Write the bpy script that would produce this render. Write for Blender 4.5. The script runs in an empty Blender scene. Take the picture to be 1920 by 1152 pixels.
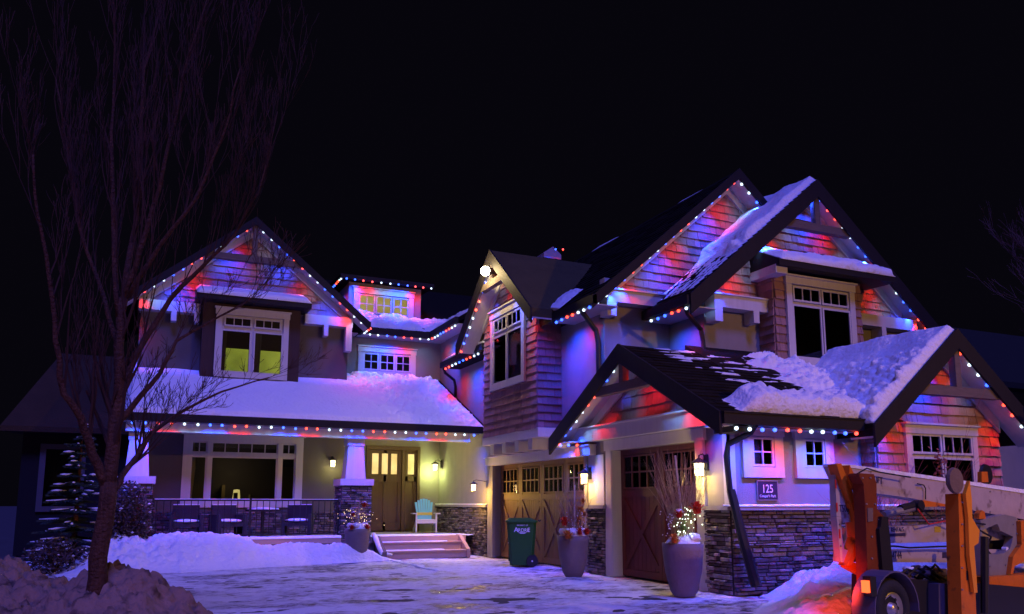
import bpy, bmesh, math, random
from mathutils import Vector, Matrix, noise
random.seed(11)
SC = bpy.context.scene
COL = SC.collection
R = math.radians

# ------------------------------------------------------------------ camera
F_PX, CX, CY, HOR, VX2, CAMH = 1500., 960., 720., 943., 270., 1.45
PITCH = math.atan((HOR - CY) / F_PX)
YAW = math.atan((CX - VX2) / math.hypot(F_PX, HOR - CY))
cam_d = bpy.data.cameras.new('camera')
cam = bpy.data.objects.new('camera', cam_d); COL.objects.link(cam)
cam.location = (0, 0, CAMH)
cam.rotation_euler = (R(90) + PITCH, 0, -YAW)
cam_d.sensor_width = 36; cam_d.lens = 36 * F_PX / 1920
cam_d.shift_y = (CY - 576) / 1920
cam_d.clip_end = 600; cam_d.clip_start = .05
SC.camera = cam

# ------------------------------------------------------------------ night sky and exposure
w = bpy.data.worlds.new('World'); SC.world = w; w.use_nodes = True
bgn = w.node_tree.nodes['Background']
bgn.inputs[0].default_value = (.55, .45, 1, 1)
bgn.inputs[1].default_value = .0035
SC.view_settings.view_transform = 'Standard'
SC.view_settings.look = 'None'
SC.view_settings.exposure = 0
SC.view_settings.gamma = 1
SC.cycles.use_denoising = True
SC.cycles.use_light_tree = True
SC.cycles.max_bounces = 4; SC.cycles.diffuse_bounces = 2; SC.cycles.glossy_bounces = 2
SC.cycles.transparent_max_bounces = 8
SC.cycles.sample_clamp_indirect = 2
SC.cycles.caustics_reflective = False; SC.cycles.caustics_refractive = False

# the violet cast of the winter night: one weak wide lamp from the street side
sd = bpy.data.lights.new('night_sky_light', 'SUN'); sd.energy = 2.7; sd.color = (.12, .12, 1.0); sd.angle = R(14)
so = bpy.data.objects.new('night_sky_light', sd); so.rotation_euler = (R(35), 0, R(-10)); COL.objects.link(so)

# energies (W) of the lamps the place has
E_RED, E_BLUE, E_WHITE = 33., 165., 14.
E_STREET = 5000.

# ------------------------------------------------------------------ measuring: a picture point met with a plane of the place
_fw = Vector((math.sin(YAW) * math.cos(PITCH), math.cos(YAW) * math.cos(PITCH), math.sin(PITCH)))
_rt = Vector((math.cos(YAW), -math.sin(YAW), 0)); _up = _rt.cross(_fw)
def ray(x, y): return _fw + _rt * ((x - CX) / F_PX) + _up * ((CY - y) / F_PX)
def hit(o, n, x, y):
    r = ray(x, y); c = Vector((0, 0, CAMH)); t = (Vector(o) - c).dot(Vector(n)) / r.dot(Vector(n))
    return c + r * t

# ------------------------------------------------------------------ materials
def mat(name, col, rough=.8, metal=0, bump=None, var=None, rnd=0, emis=None, es=0, spec=.3, streak=None, dirt=None):
    m = bpy.data.materials.new(name); m.use_nodes = True
    nt = m.node_tree; N = nt.nodes; L = nt.links; b = N['Principled BSDF']
    b.inputs['Roughness'].default_value = rough; b.inputs['Metallic'].default_value = metal
    b.inputs['Specular IOR Level'].default_value = spec
    b.inputs['Base Color'].default_value = (*col, 1)
    tc = N.new('ShaderNodeTexCoord'); geo = N.new('ShaderNodeNewGeometry')
    src = None
    def mul(a, val_socket, lo, hi):
        mr = N.new('ShaderNodeMapRange'); mr.inputs['To Min'].default_value = lo; mr.inputs['To Max'].default_value = hi
        L.new(val_socket, mr.inputs['Value'])
        v = N.new('ShaderNodeVectorMath'); v.operation = 'SCALE'
        if a is None: v.inputs[0].default_value = col
        else: L.new(a, v.inputs[0])
        L.new(mr.outputs[0], v.inputs['Scale']); return v.outputs[0]
    if var:
        sc, lo, hi = var
        n = N.new('ShaderNodeTexNoise'); n.inputs['Scale'].default_value = sc; n.inputs['Detail'].default_value = 6
        n.inputs['Roughness'].default_value = .65
        L.new(geo.outputs['Position'], n.inputs['Vector']); src = mul(src, n.outputs['Fac'], lo, hi)
    if streak:
        sx, sz, lo, hi = streak
        mp = N.new('ShaderNodeMapping'); mp.inputs['Scale'].default_value = (sx, sx, sz)
        L.new(geo.outputs['Position'], mp.inputs['Vector'])
        n = N.new('ShaderNodeTexNoise'); n.inputs['Scale'].default_value = 1; n.inputs['Detail'].default_value = 5
        L.new(mp.outputs[0], n.inputs['Vector']); src = mul(src, n.outputs['Fac'], lo, hi)
    if rnd:
        oi = N.new('ShaderNodeObjectInfo'); ad = N.new('ShaderNodeMath'); ad.operation = 'ADD'
        L.new(oi.outputs['Random'], ad.inputs[0]); L.new(geo.outputs['Random Per Island'], ad.inputs[1])
        fr = N.new('ShaderNodeMath'); fr.operation = 'FRACT'; L.new(ad.outputs[0], fr.inputs[0])
        src = mul(src, fr.outputs[0], 1 - rnd, 1 + rnd)
    if dirt:
        sc, dcol, thr = dirt
        n = N.new('ShaderNodeTexNoise'); n.inputs['Scale'].default_value = sc; n.inputs['Detail'].default_value = 8
        L.new(geo.outputs['Position'], n.inputs['Vector'])
        cr = N.new('ShaderNodeValToRGB'); cr.color_ramp.elements[0].position = thr; cr.color_ramp.elements[1].position = thr + .12
        L.new(n.outputs['Fac'], cr.inputs[0])
        mx = N.new('ShaderNodeMixRGB'); L.new(cr.outputs[0], mx.inputs['Fac'])
        if src is None: mx.inputs[1].default_value = (*col, 1)
        else: L.new(src, mx.inputs[1])
        mx.inputs[2].default_value = (*dcol, 1); src = mx.outputs[0]
    if src is not None: L.new(src, b.inputs['Base Color'])
    if bump:
        sc, st = bump
        n = N.new('ShaderNodeTexNoise'); n.inputs['Scale'].default_value = sc; n.inputs['Detail'].default_value = 7
        L.new(geo.outputs['Position'], n.inputs['Vector'])
        bp = N.new('ShaderNodeBump'); bp.inputs['Strength'].default_value = st; bp.inputs['Distance'].default_value = .04 if name in ('snow', 'bark', 'dimmed_brown_snow') else .02
        L.new(n.outputs['Fac'], bp.inputs['Height']); L.new(bp.outputs[0], b.inputs['Normal'])
    if emis:
        b.inputs['Emission Color'].default_value = (*emis, 1); b.inputs['Emission Strength'].default_value = es
        m.cycles.emission_sampling = 'NONE'
    return m
def glass_mat(name, tint=(.9, .95, 1)):
    m = bpy.data.materials.new(name); m.use_nodes = True
    nt = m.node_tree; N = nt.nodes; L = nt.links; N.remove(N['Principled BSDF'])
    t = N.new('ShaderNodeBsdfTransparent'); t.inputs[0].default_value = (*tint, 1)
    g = N.new('ShaderNodeBsdfGlossy'); g.inputs['Roughness'].default_value = .03
    fr = N.new('ShaderNodeFresnel'); fr.inputs[0].default_value = 1.5
    mx = N.new('ShaderNodeMixShader'); L.new(fr.outputs[0], mx.inputs[0]); L.new(t.outputs[0], mx.inputs[1]); L.new(g.outputs[0], mx.inputs[2])
    L.new(mx.outputs[0], N['Material Output'].inputs[0]); return m
M = dict(
    stucco=mat('stucco', (.25, .235, .215), .95, bump=(90, .5), var=(3, .85, 1.12), streak=(5, .5, .9, 1.08)),
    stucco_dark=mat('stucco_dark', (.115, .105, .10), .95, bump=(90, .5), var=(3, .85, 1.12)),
    white=mat('white_trim_paint', (.56, .55, .53), .6, bump=(60, .15), streak=(14, 1.2, .84, 1.08)),
    shingle=mat('cedar_shingle', (.29, .165, .145), .85, bump=(50, .5), rnd=.22, streak=(45, 3, .72, 1.22)),
    roof=mat('asphalt_roof_shingle', (.017, .014, .010), .9, bump=(40, 1), rnd=.35, var=(9, .6, 1.3), spec=.08),
    fascia=mat('dark_fascia_paint', (.012, .010, .011), .7, bump=(40, .2), streak=(10, 2, .7, 1.3)),
    timber=mat('weathered_timber', (.15, .115, .095), .85, bump=(50, .5), streak=(6, 30, .7, 1.25)),
    brown=mat('dark_brown_siding', (.055, .032, .030), .85, bump=(50, .4), streak=(30, 2, .7, 1.2)),
    snow=mat('snow', (.83, .84, .87), .65, bump=(11, 1.0), var=(1.5, .93, 1.03)),
    dimmed_snow=mat('dimmed_brown_snow', (.34, .20, .13), .8, bump=(14, 1), var=(3, .6, 1.3), dirt=(4, (.10, .055, .035), .54)),  # snow dimmed and browned in its colour to offset the blue sun lamp
    door_wood=mat('garage_door_wood', (.20, .105, .045), .55, bump=(60, .3), rnd=.12, streak=(38, 1.3, .68, 1.3)),
    door_red=mat('garage_door_mahogany', (.12, .034, .032), .55, bump=(60, .3), rnd=.12, streak=(38, 1.3, .68, 1.3)),
    front_door=mat('front_door_oak', (.085, .05, .03), .5, bump=(60, .3), streak=(30, 1.2, .7, 1.25)),
    stone=mat('ledge_stone', (.15, .13, .125), .85, bump=(35, .9), rnd=.6, var=(12, .65, 1.4)),
    mortar=mat('stone_backing', (.025, .024, .025), 1),
    metal_dark=mat('black_painted_metal', (.02, .02, .024), .45, metal=.3),
    concrete=mat('concrete', (.30, .28, .26), .9, bump=(30, .5), var=(4, .8, 1.15)),
    deck=mat('stair_boards', (.60, .40, .27), .75, bump=(40, .3), streak=(2, 40, .85, 1.1), var=(3, .85, 1.1)),
    glass=glass_mat('window_glass'),
    lamplit_roof=mat('lamplit_olive_roof', (.075, .065, .03), .9, bump=(20, .8), var=(2, .7, 1.3), spec=.1),  # yellow lamplight on gable D's roof is put into its colour
    curtain=mat('grey_curtain', (.13, .12, .12), .9, streak=(40, 1, .3, 1.5)),
    room=mat('dark_room', (.06, .05, .055), .9),
    pot=mat('clay_planter', (.20, .155, .15), .75, bump=(25, .4), var=(6, .8, 1.2), streak=(4, 12, .9, 1.1)),
    twig=mat('dry_twig', (.30, .20, .13), .8, rnd=.3),
    red_flower=mat('red_bloom', (.55, .045, .02), .7, rnd=.25, bump=(60, .6)),
    orange_leaf=mat('orange_leaf', (.60, .22, .05), .7, rnd=.3),
    green_leaf=mat('green_leaf', (.16, .26, .07), .7, rnd=.3),
    chair_blue=mat('blue_chair_paint', (.16, .55, .66), .5),
    chair_yellow=mat('yellow_chair_paint', (.65, .6, .1), .5),
    chair_white=mat('white_chair_paint', (.72, .73, .7), .5),
    bin=mat('green_plastic', (.014, .085, .012), .45, bump=(50, .1)),
    black=mat('black_plastic', (.012, .012, .014), .5),
    wicker=mat('dark_wicker', (.03, .026, .028), .8, bump=(70, .8)),
    bark=mat('bark', (.11, .046, .022), .9, bump=(30, 1), streak=(38, 3, .25, 1.7), var=(9, .5, 1.4)),
    twig_dark=mat('branch_bark', (.065, .028, .016), .9),
    needle=mat('spruce_needles', (.035, .06, .05), .8, rnd=.3),
    shrub=mat('dark_leaf', (.06, .04, .045), .8, rnd=.5),
    redtwig=mat('red_dogwood_twig', (.30, .09, .07), .8, rnd=.3),
    orange=mat('orange_machine_paint', (.70, .17, .012), .5, bump=(20, .1), var=(5, .6, 1.2), dirt=(7, (.12, .045, .02), .60)),
    cream=mat('cream_machine_paint', (.46, .38, .35), .5, bump=(20, .1), var=(4, .7, 1.15), dirt=(6, (.15, .10, .09), .56), spec=.5),
    grey_metal=mat('grey_metal', (.30, .28, .27), .5, metal=.4, var=(8, .7, 1.2)),
    padgrey=mat('outrigger_pad', (.17, .115, .085), .7, bump=(20, .5), var=(9, .6, 1.3)),
    rubber=mat('rubber', (.018, .018, .019), .8, bump=(60, .4)),
    chrome=mat('wheel_rim_metal', (.5, .48, .48), .35, metal=.8),
    ink=mat('dark_lettering', (.03, .02, .06), .6),
    wink=mat('white_lettering', (.75, .75, .78), .6),
    redtape=mat('red_reflector_tape', (.6, .04, .03), .4),
    sign=mat('dark_plaque', (.03, .025, .05), .4),
    olive=mat('neighbour_roof', (.022, .02, .012), .9, bump=(20, 1), var=(5, .6, 1.3)),
)
def em(name, col, s, base=(.5, .5, .5)): return mat(name, base, .4, emis=col, es=s)
BULB = {'red': em('red_bulb_glow', (1, .06, .02), 4.2), 'blue': em('blue_bulb_glow', (.025, .10, 1), 4.6), 'white': em('white_bulb_glow', (.66, .86, 1), 2.2)}
LCOL = {'red': (1, .02, .02), 'blue': (.010, .05, 1), 'white': (.22, .44, 1)}
LAMP_GLOW = em('lantern_glow', (1, .80, .42), 9)
LAMP_ORANGE = em('orange_lantern_glow', (1, .60, .22), 9)
def lit(name, c1, c2, s):
    m = em(name, c1, s, (.3, .28, .2)); nt = m.node_tree; g = nt.nodes.new('ShaderNodeNewGeometry'); n = nt.nodes.new('ShaderNodeTexNoise'); n.inputs['Scale'].default_value = 1.7; n.inputs['Detail'].default_value = 3
    r = nt.nodes.new('ShaderNodeValToRGB'); r.color_ramp.elements[0].position = .35; r.color_ramp.elements[0].color = (*c1, 1); r.color_ramp.elements[1].position = .65; r.color_ramp.elements[1].color = (*c2, 1)
    nt.links.new(g.outputs['Position'], n.inputs['Vector']); nt.links.new(n.outputs['Fac'], r.inputs[0]); nt.links.new(r.outputs[0], nt.nodes['Principled BSDF'].inputs['Emission Color']); return m
WIN_YEL = lit('lit_window_yellow', (.50, .32, .05), (.72, .50, .14), .62)
WIN_GRN = lit('lit_blind_green', (.20, .24, .015), (.46, .50, .04), .62)
DOOR_LITE = lit('lit_door_glass', (.62, .36, .08), (1, .74, .28), .95)
FLOOD = em('flood_glow', (1, .82, .5), 40)
TAIL = em('tail_lamp_glow', (1, .09, .02), 3.2, (.5, .02, .01))
FAIRY = em('fairy_light_glow', (.8, 1, .75), 9)
FAIRYW = em('warm_fairy_glow', (1, .7, .3), 5)

# ------------------------------------------------------------------ mesh building
class Fr:
    def __init__(s, o, ux, un, uz=(0, 0, 1)): s.o, s.ux, s.un, s.uz = Vector(o), Vector(ux), Vector(un), Vector(uz)
    def p(s, u, z, d=0): return s.o + s.ux * u + s.uz * z + s.un * d
def FS(y): return Fr((0, y, 0), (1, 0, 0), (0, -1, 0))      # faces south, u is x
def FW(x): return Fr((x, 0, 0), (0, 1, 0), (-1, 0, 0))      # faces west, u is y
class MB:
    def __init__(s): s.v = []; s.f = []
    def add(s, vs, fs):
        n = len(s.v); s.v += [tuple(v) for v in vs]; s.f += [[n + i for i in f] for f in fs]; return s
    def box(s, F, u0, u1, z0, z1, d0, d1):
        return s.add([F.p(u, z, d) for d in (d0, d1) for z in (z0, z1) for u in (u0, u1)],
                     [(0, 1, 3, 2), (4, 6, 7, 5), (0, 4, 5, 1), (2, 3, 7, 6), (0, 2, 6, 4), (1, 5, 7, 3)])
    def poly(s, F, pts, d0, d1):
        n = len(pts)
        return s.add([F.p(u, z, d0) for u, z in pts] + [F.p(u, z, d1) for u, z in pts],
                     [list(range(n))[::-1], list(range(n, 2 * n))] + [(i, (i + 1) % n, n + (i + 1) % n, n + i) for i in range(n)])
    def bar(s, F, a, b, wd, d0, d1):
        a, b = Vector(a), Vector(b); t = (b - a).normalized(); q = Vector((-t.y, t.x)) * wd / 2
        return s.poly(F, [a - q, b - q, b + q, a + q], d0, d1)
    def wb(s, x0, x1, y0, y1, z0, z1): return s.box(FS(0), x0, x1, z0, z1, -y1, -y0)
    def tube(s, pts, rs, n=6, cap=True):
        pts = [Vector(p) for p in pts]
        if not hasattr(rs, '__len__'): rs = [rs] * len(pts)
        base = len(s.v); prev = None
        for i, p in enumerate(pts):
            t = (pts[min(i + 1, len(pts) - 1)] - pts[max(i - 1, 0)]).normalized()
            a = t.cross(Vector((0, 0, 1)) if abs(t.z) < .95 else Vector((1, 0, 0))) if prev is None else (prev - t * prev.dot(t))
            a.normalize(); prev = a; b = t.cross(a)
            for k in range(n):
                an = 2 * math.pi * k / n; s.v.append(tuple(p + (a * math.cos(an) + b * math.sin(an)) * rs[i]))
        for i in range(len(pts) - 1):
            for k in range(n):
                q = base + i * n; s.f.append([q + k, q + (k + 1) % n, q + n + (k + 1) % n, q + n + k])
        if cap: s.f.append([base + k for k in range(n)][::-1]); s.f.append([base + (len(pts) - 1) * n + k for k in range(n)])
        return s
    def lathe(s, prof, c, n=24, ax=None):
        c = Vector(c); base = len(s.v)
        X, Y_, Z_ = (Vector((1, 0, 0)), Vector((0, 1, 0)), Vector((0, 0, 1))) if ax is None else ax
        for r, z in prof:
            for k in range(n):
                a = 2 * math.pi * k / n; s.v.append(tuple(c + X * r * math.cos(a) + Y_ * r * math.sin(a) + Z_ * z))
        for i in range(len(prof) - 1):
            for k in range(n):
                q = base + i * n; s.f.append([q + k, q + (k + 1) % n, q + n + (k + 1) % n, q + n + k])
        s.f.append([base + k for k in range(n)][::-1]); s.f.append([base + (len(prof) - 1) * n + k for k in range(n)])
        return s
    def ball(s, c, r, n=8, sq=1, jit=0):
        prof = []
        for i in range(n // 2 + 1):
            a = -math.pi / 2 + math.pi * i / (n // 2); prof.append((max(r * math.cos(a), r * .02), r * math.sin(a) * sq))
        b = len(s.v); s.lathe(prof, c, n)
        if jit:
            for i in range(b, len(s.v)):
                v = Vector(s.v[i]); s.v[i] = tuple(v + noise.noise_vector(v * 4 / r * .35) * jit)
        return s
    def mesh(s, name, m, smooth=False):
        me = bpy.data.meshes.new(name); me.from_pydata(s.v, [], s.f)
        bm = bmesh.new(); bm.from_mesh(me); bmesh.ops.recalc_face_normals(bm, faces=bm.faces)
        if smooth:
            for f in bm.faces: f.smooth = True
        bm.to_mesh(me); bm.free(); me.materials.append(m); return me
    def build(s, name, m, parent=None, smooth=False, **kw):
        o = bpy.data.objects.new(name, s.mesh(name, m, smooth)); return fin(o, parent, **kw)
def fin(o, parent=None, **kw):
    COL.objects.link(o)
    if parent is not None:
        o.parent = parent
        if parent.parent is None and parent.type == 'EMPTY': o.matrix_parent_inverse = Matrix.LocRotScale(parent.location, parent.rotation_euler, None).inverted()
    for k, v in kw.items(): o['category' if k == 'cat' else k] = v
    return o
def root(name, loc, label, cat, group=None):
    o = bpy.data.objects.new(name, None); o.location = loc; COL.objects.link(o); o.empty_display_size = .2
    o['label'] = label; o['category'] = cat
    if group: o['group'] = group
    return o
def fbm(x, y, z=0, o=4): return noise.fractal(Vector((x, y, z)), 1.0, 2.0, o)

# ------------------------------------------------------------------ shingles and stones: pieces are gathered, the largest in view become objects
PIECES = {'shingle': [], 'stone': []}
def shingles(F, ext, z0, z1, parent, expo=.185, holes=(), d=0):
    z = z0
    while z < z1 - .02:
        e = ext(z + expo * .5)
        if e:
            u, uend = e; u += random.uniform(-.1, 0)
            while u < uend - .02:
                wd = random.uniform(.12, .30); a, b = max(u, e[0]), min(u + wd, uend)
                cu, cz = (a + b) / 2, z + expo / 2
                if b - a > .03 and not any(h[0] < a and b < h[1] and h[2] < z and z + expo < h[3] for h in holes):
                    PIECES['shingle'].append((F, a + .003, b - .003, z + random.uniform(-.008, .004), min(expo * 1.12, z1 - z + .02), d, parent, (F.p(cu, cz) - Vector((0, 0, CAMH))).length))
                u += wd
        z += expo
def stones(F, u0, u1, z0, z1, parent, d=0, hs=(.032, .085), ls=(.10, .36)):
    MBb = MB().box(F, u0, u1, z0, z1, d - .02, d + .012); MBb.build('stone_backing', M['mortar'], parent)
    z = z0
    while z < z1 - .015:
        h = min(random.uniform(*hs), z1 - z); u = u0 - random.uniform(0, .2)
        while u < u1 - .02:
            l = random.uniform(*ls); a, b = max(u, u0), min(u + l, u1)
            if b - a > .03: PIECES['stone'].append((F, a + .006, b - .006, z + .004, h - .009, d, parent, (F.p(a, z) - Vector((0, 0, CAMH))).length / ((b - a) * 2.5 + .3)))
            u += l
        z += h
def wedge():        # unit shingle: butt at the bottom is the thick edge; outward is -y
    return MB().add([(-.5, 0, 0), (.5, 0, 0), (.5, -1, 0), (-.5, -1, 0), (-.5, 0, 1), (.5, 0, 1), (.5, -.25, 1), (-.5, -.25, 1)],
                    [(0, 1, 2, 3), (4, 7, 6, 5), (3, 2, 6, 7), (0, 4, 5, 1), (0, 3, 7, 4), (1, 5, 6, 2)])
def rock(seed):
    rr = random.Random(seed); j = lambda a: a * (1 + rr.uniform(-.08, .08)); k = lambda: -1 + rr.uniform(-.1, .25)
    return MB().add([(-.5, 0, 0), (.5, 0, 0), (.5, 0, 1), (-.5, 0, 1),
                     (j(-.44), k(), .12 + rr.uniform(-.05, .08)), (j(.44), k(), .1 + rr.uniform(-.05, .08)), (j(.44), k(), .88 + rr.uniform(-.1, .06)), (j(-.44), k(), .9 + rr.uniform(-.1, .06)),
                     (-.5, -.5, .03), (.5, -.5, .03), (.5, -.5, .97), (-.5, -.5, .97)],
                    [(0, 1, 2, 3), (8, 9, 5, 4), (9, 10, 6, 5), (10, 11, 7, 6), (11, 8, 4, 7), (4, 5, 6, 7), (0, 1, 9, 8), (1, 2, 10, 9), (2, 3, 11, 10), (3, 0, 8, 11)])
def place_pieces():
    for kind, m in (('shingle', M['shingle']), ('stone', M['stone'])):
        L = sorted(PIECES[kind], key=lambda t: t[-1])
        protos = [wedge()] if kind == 'shingle' else [rock(i) for i in range(5)]
        meshes = [p.mesh(kind, m) for p in protos]; rest = {}
        for i, (F, a, b, z, h, d, par, _) in enumerate(L):
            t = random.uniform(.036, .05) if kind == 'shingle' else random.uniform(.02, .075)
            k = random.randrange(len(protos)); south = abs(F.un.y) > .5
            if i < 296:
                o = bpy.data.objects.new(kind, meshes[k]); c = F.p((a + b) / 2, z, d)
                o.location = c - (par.parent.location if False else Vector((0, 0, 0)))
                o.scale = (b - a, t, h)
                if not south: o.rotation_euler = (0, 0, -R(90))
                COL.objects.link(o); o.parent = par
            else:
                mb = rest.setdefault(par.name, (par, MB()))[1]
                mb.add([F.p((a + b) / 2 + (v[0] * (b - a)) * (1 if south else -1), z + v[2] * h, d - v[1] * t) for v in protos[k].v], protos[k].f)
        for par, mb in rest.values():
            mb.build('shingle_cladding' if kind == 'shingle' else 'stone_facing', m, par, kind='stuff')

# ------------------------------------------------------------------ light strings
NB = [0]
_bulb_mesh = {}
PAT = ['blue', 'blue', 'red', 'red', 'white', 'white']
def light_string(label, pts, spacing=.29, phase=0, e=1.0, parent=None, tilt=(0, 0), sub=.035, pat=PAT, spot=110):
    pts = [Vector(p) for p in pts]
    if parent is None:
        parent = root('light_string', pts[0], label, 'light string', 'strings of coloured bulbs along the eaves')
        wire = MB(); wire.tube([p + Vector((0, 0, .03)) for p in pts], .007, 4); wire.build('wire', M['metal_dark'], parent)
    i = phase; carry = spacing * .5
    for a, b in zip(pts, pts[1:]):
        L = (b - a).length; t = carry
        while t < L:
            c = a.lerp(b, t / L) + Vector((0, 0, random.uniform(-.008, .008))); kind = pat[i % len(pat)]; i += 1
            if kind not in _bulb_mesh: _bulb_mesh[kind] = MB().ball((0, 0, 0), .034, 8).mesh('bulb', BULB[kind], True)
            o = bpy.data.objects.new('bulb', _bulb_mesh[kind]); o.location = c
            fin(o, parent, label=kind + ' bulb')
            ld = bpy.data.lights.new('bulb_light', 'SPOT'); ld.color = LCOL[kind]
            ld.energy = {'red': E_RED, 'blue': E_BLUE, 'white': E_WHITE}[kind] * e
            ld.spot_size = R(spot); ld.spot_blend = 1; ld.shadow_soft_size = .035
            lo = bpy.data.objects.new('bulb_light', ld); lo.location = c + Vector((0, 0, -sub)); lo.rotation_euler = (tilt[0], tilt[1], 0)
            fin(lo, parent); NB[0] += 1
            t += spacing * random.uniform(.93, 1.07)
        carry = t - L
    return parent

# ------------------------------------------------------------------ snow lying on a sloped or level face
def snow_patch(name, label, O, U, V, lu, lv, hf, nu, nv, m='snow', cat='snow', parent=None):
    O, U, V = Vector(O), Vector(U).normalized(), Vector(V).normalized(); Nn = U.cross(V)
    if Nn.z < 0: Nn = -Nn
    H = {}; vs = []; fs = []; idx = {}
    for i in range(nu + 1):
        for j in range(nv + 1):
            u, v = lu * i / nu, lv * j / nv; H[i, j] = hf(u, v)
    def vid(i, j):
        if (i, j) not in idx:
            u, v = lu * i / nu, lv * j / nv
            idx[i, j] = len(vs); vs.append(O + U * u + V * v + Nn * max(H[i, j], 0.002))
        return idx[i, j]
    for i in range(nu):
        for j in range(nv):
            if max(H[i, j], H[i + 1, j], H[i, j + 1], H[i + 1, j + 1]) > .004: fs.append((vid(i, j), vid(i + 1, j), vid(i + 1, j + 1), vid(i, j + 1)))
    # skirt down to the surface round the edge, so the snow has a face
    cnt = {}
    for f in fs:
        for k in range(4):
            e = (f[k], f[(k + 1) % 4]); cnt[tuple(sorted(e))] = cnt.get(tuple(sorted(e)), 0) + 1
    inv = {v: k for k, v in idx.items()}; low = {}
    def lowv(a):
        if a not in low:
            i, j = inv[a]; low[a] = len(vs); vs.append(O + U * (lu * i / nu) + V * (lv * j / nv) - Nn * .01)
        return low[a]
    for f in list(fs):
        for k in range(4):
            a, b = f[k], f[(k + 1) % 4]
            if cnt[tuple(sorted((a, b)))] == 1: fs.append((a, b, lowv(b), lowv(a)))
    mb = MB(); mb.add(vs, fs)
    if parent: return mb.build(name, M[m], parent, True, kind='stuff')
    return mb.build(name, M[m], None, True, kind='stuff', label=label, cat=cat)

exec_parts = []

# ================================================================== GROUND
def gbank(x, y): return 0
gm = MB(); gm.add([(-250, -60, -.03), (250, -60, -.03), (250, 400, -.03), (-250, 400, -.03)], [(0, 1, 2, 3)])
gnd = gm.build('ground', mat('unlit_dark_ground', (.09, .08, .075), .9, bump=(3, .6), var=(2, .5, 1.4)), kind='structure')  # night darkness far from the bulbs is put into the ground colour
# driveway: trodden snow over wet dark paving
dm = bpy.data.materials.new('icy_driveway'); dm.use_nodes = True
nt = dm.node_tree; N = nt.nodes; L = nt.links; b = N['Principled BSDF']
geo = N.new('ShaderNodeNewGeometry')
mp = N.new('ShaderNodeMapping'); mp.inputs['Rotation'].default_value = (0, 0, R(22)); mp.inputs['Scale'].default_value = (.75, 1.35, 1); L.new(geo.outputs['Position'], mp.inputs['Vector'])
n1 = N.new('ShaderNodeTexNoise'); n1.inputs['Scale'].default_value = .55; n1.inputs['Detail'].default_value = 10; n1.inputs['Roughness'].default_value = .72; L.new(mp.outputs[0], n1.inputs['Vector'])
n2 = N.new('ShaderNodeTexNoise'); n2.inputs['Scale'].default_value = 5.5; n2.inputs['Detail'].default_value = 8; n2.inputs['Roughness'].default_value = .7; L.new(mp.outputs[0], n2.inputs['Vector'])
ad = N.new('ShaderNodeMath'); ad.operation = 'MULTIPLY_ADD'; ad.inputs[1].default_value = .8; L.new(n2.outputs[0], ad.inputs[0]); L.new(n1.outputs[0], ad.inputs[2])
cr = N.new('ShaderNodeValToRGB'); cr.color_ramp.elements[0].position = .84; cr.color_ramp.elements[0].color = (.82, .82, .84, 1)
cr.color_ramp.elements[1].position = 1.12; cr.color_ramp.elements[1].color = (.16, .14, .13, 1)
e_ = cr.color_ramp.elements.new(.97); e_.color = (.50, .48, .50, 1); L.new(ad.outputs[0], cr.inputs[0]); L.new(cr.outputs[0], b.inputs['Base Color'])
mr = N.new('ShaderNodeMapRange'); mr.inputs['From Min'].default_value = .9; mr.inputs['From Max'].default_value = 1.1; mr.inputs['To Min'].default_value = .7; mr.inputs['To Max'].default_value = .22
L.new(ad.outputs[0], mr.inputs['Value']); L.new(mr.outputs[0], b.inputs['Roughness'])
bp = N.new('ShaderNodeBump'); bp.invert = True; bp.inputs['Strength'].default_value = .9; bp.inputs['Distance'].default_value = .05; L.new(ad.outputs[0], bp.inputs['Height']); L.new(bp.outputs[0], b.inputs['Normal'])
mb = MB(); nx, ny = 260, 260; X0, X1, Y0, Y1 = -6., 14., 2., 24.
for j in range(ny + 1):
    for i in range(nx + 1):
        x = X0 + (X1 - X0) * i / nx; y = Y0 + (Y1 - Y0) * j / ny
        mb.v.append((x, y, .03 * fbm(x * .9, y * 1.6, 3) + .012 * fbm(x * 4, y * 5, 8) - .02 * max(0, 1 - abs((y - 12.5) + .35 * (x - 3) + .3 * fbm(x * .3, 2)) / .18) - .02 * max(0, 1 - abs((y - 14.1) + .35 * (x - 3) + .3 * fbm(x * .3, 2)) / .18) - .012))
for j in range(ny):
    for i in range(nx): q = j * (nx + 1) + i; mb.f.append([q, q + 1, q + nx + 2, q + nx + 1])
mb.build('driveway', dm, None, True, kind='structure')

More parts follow.
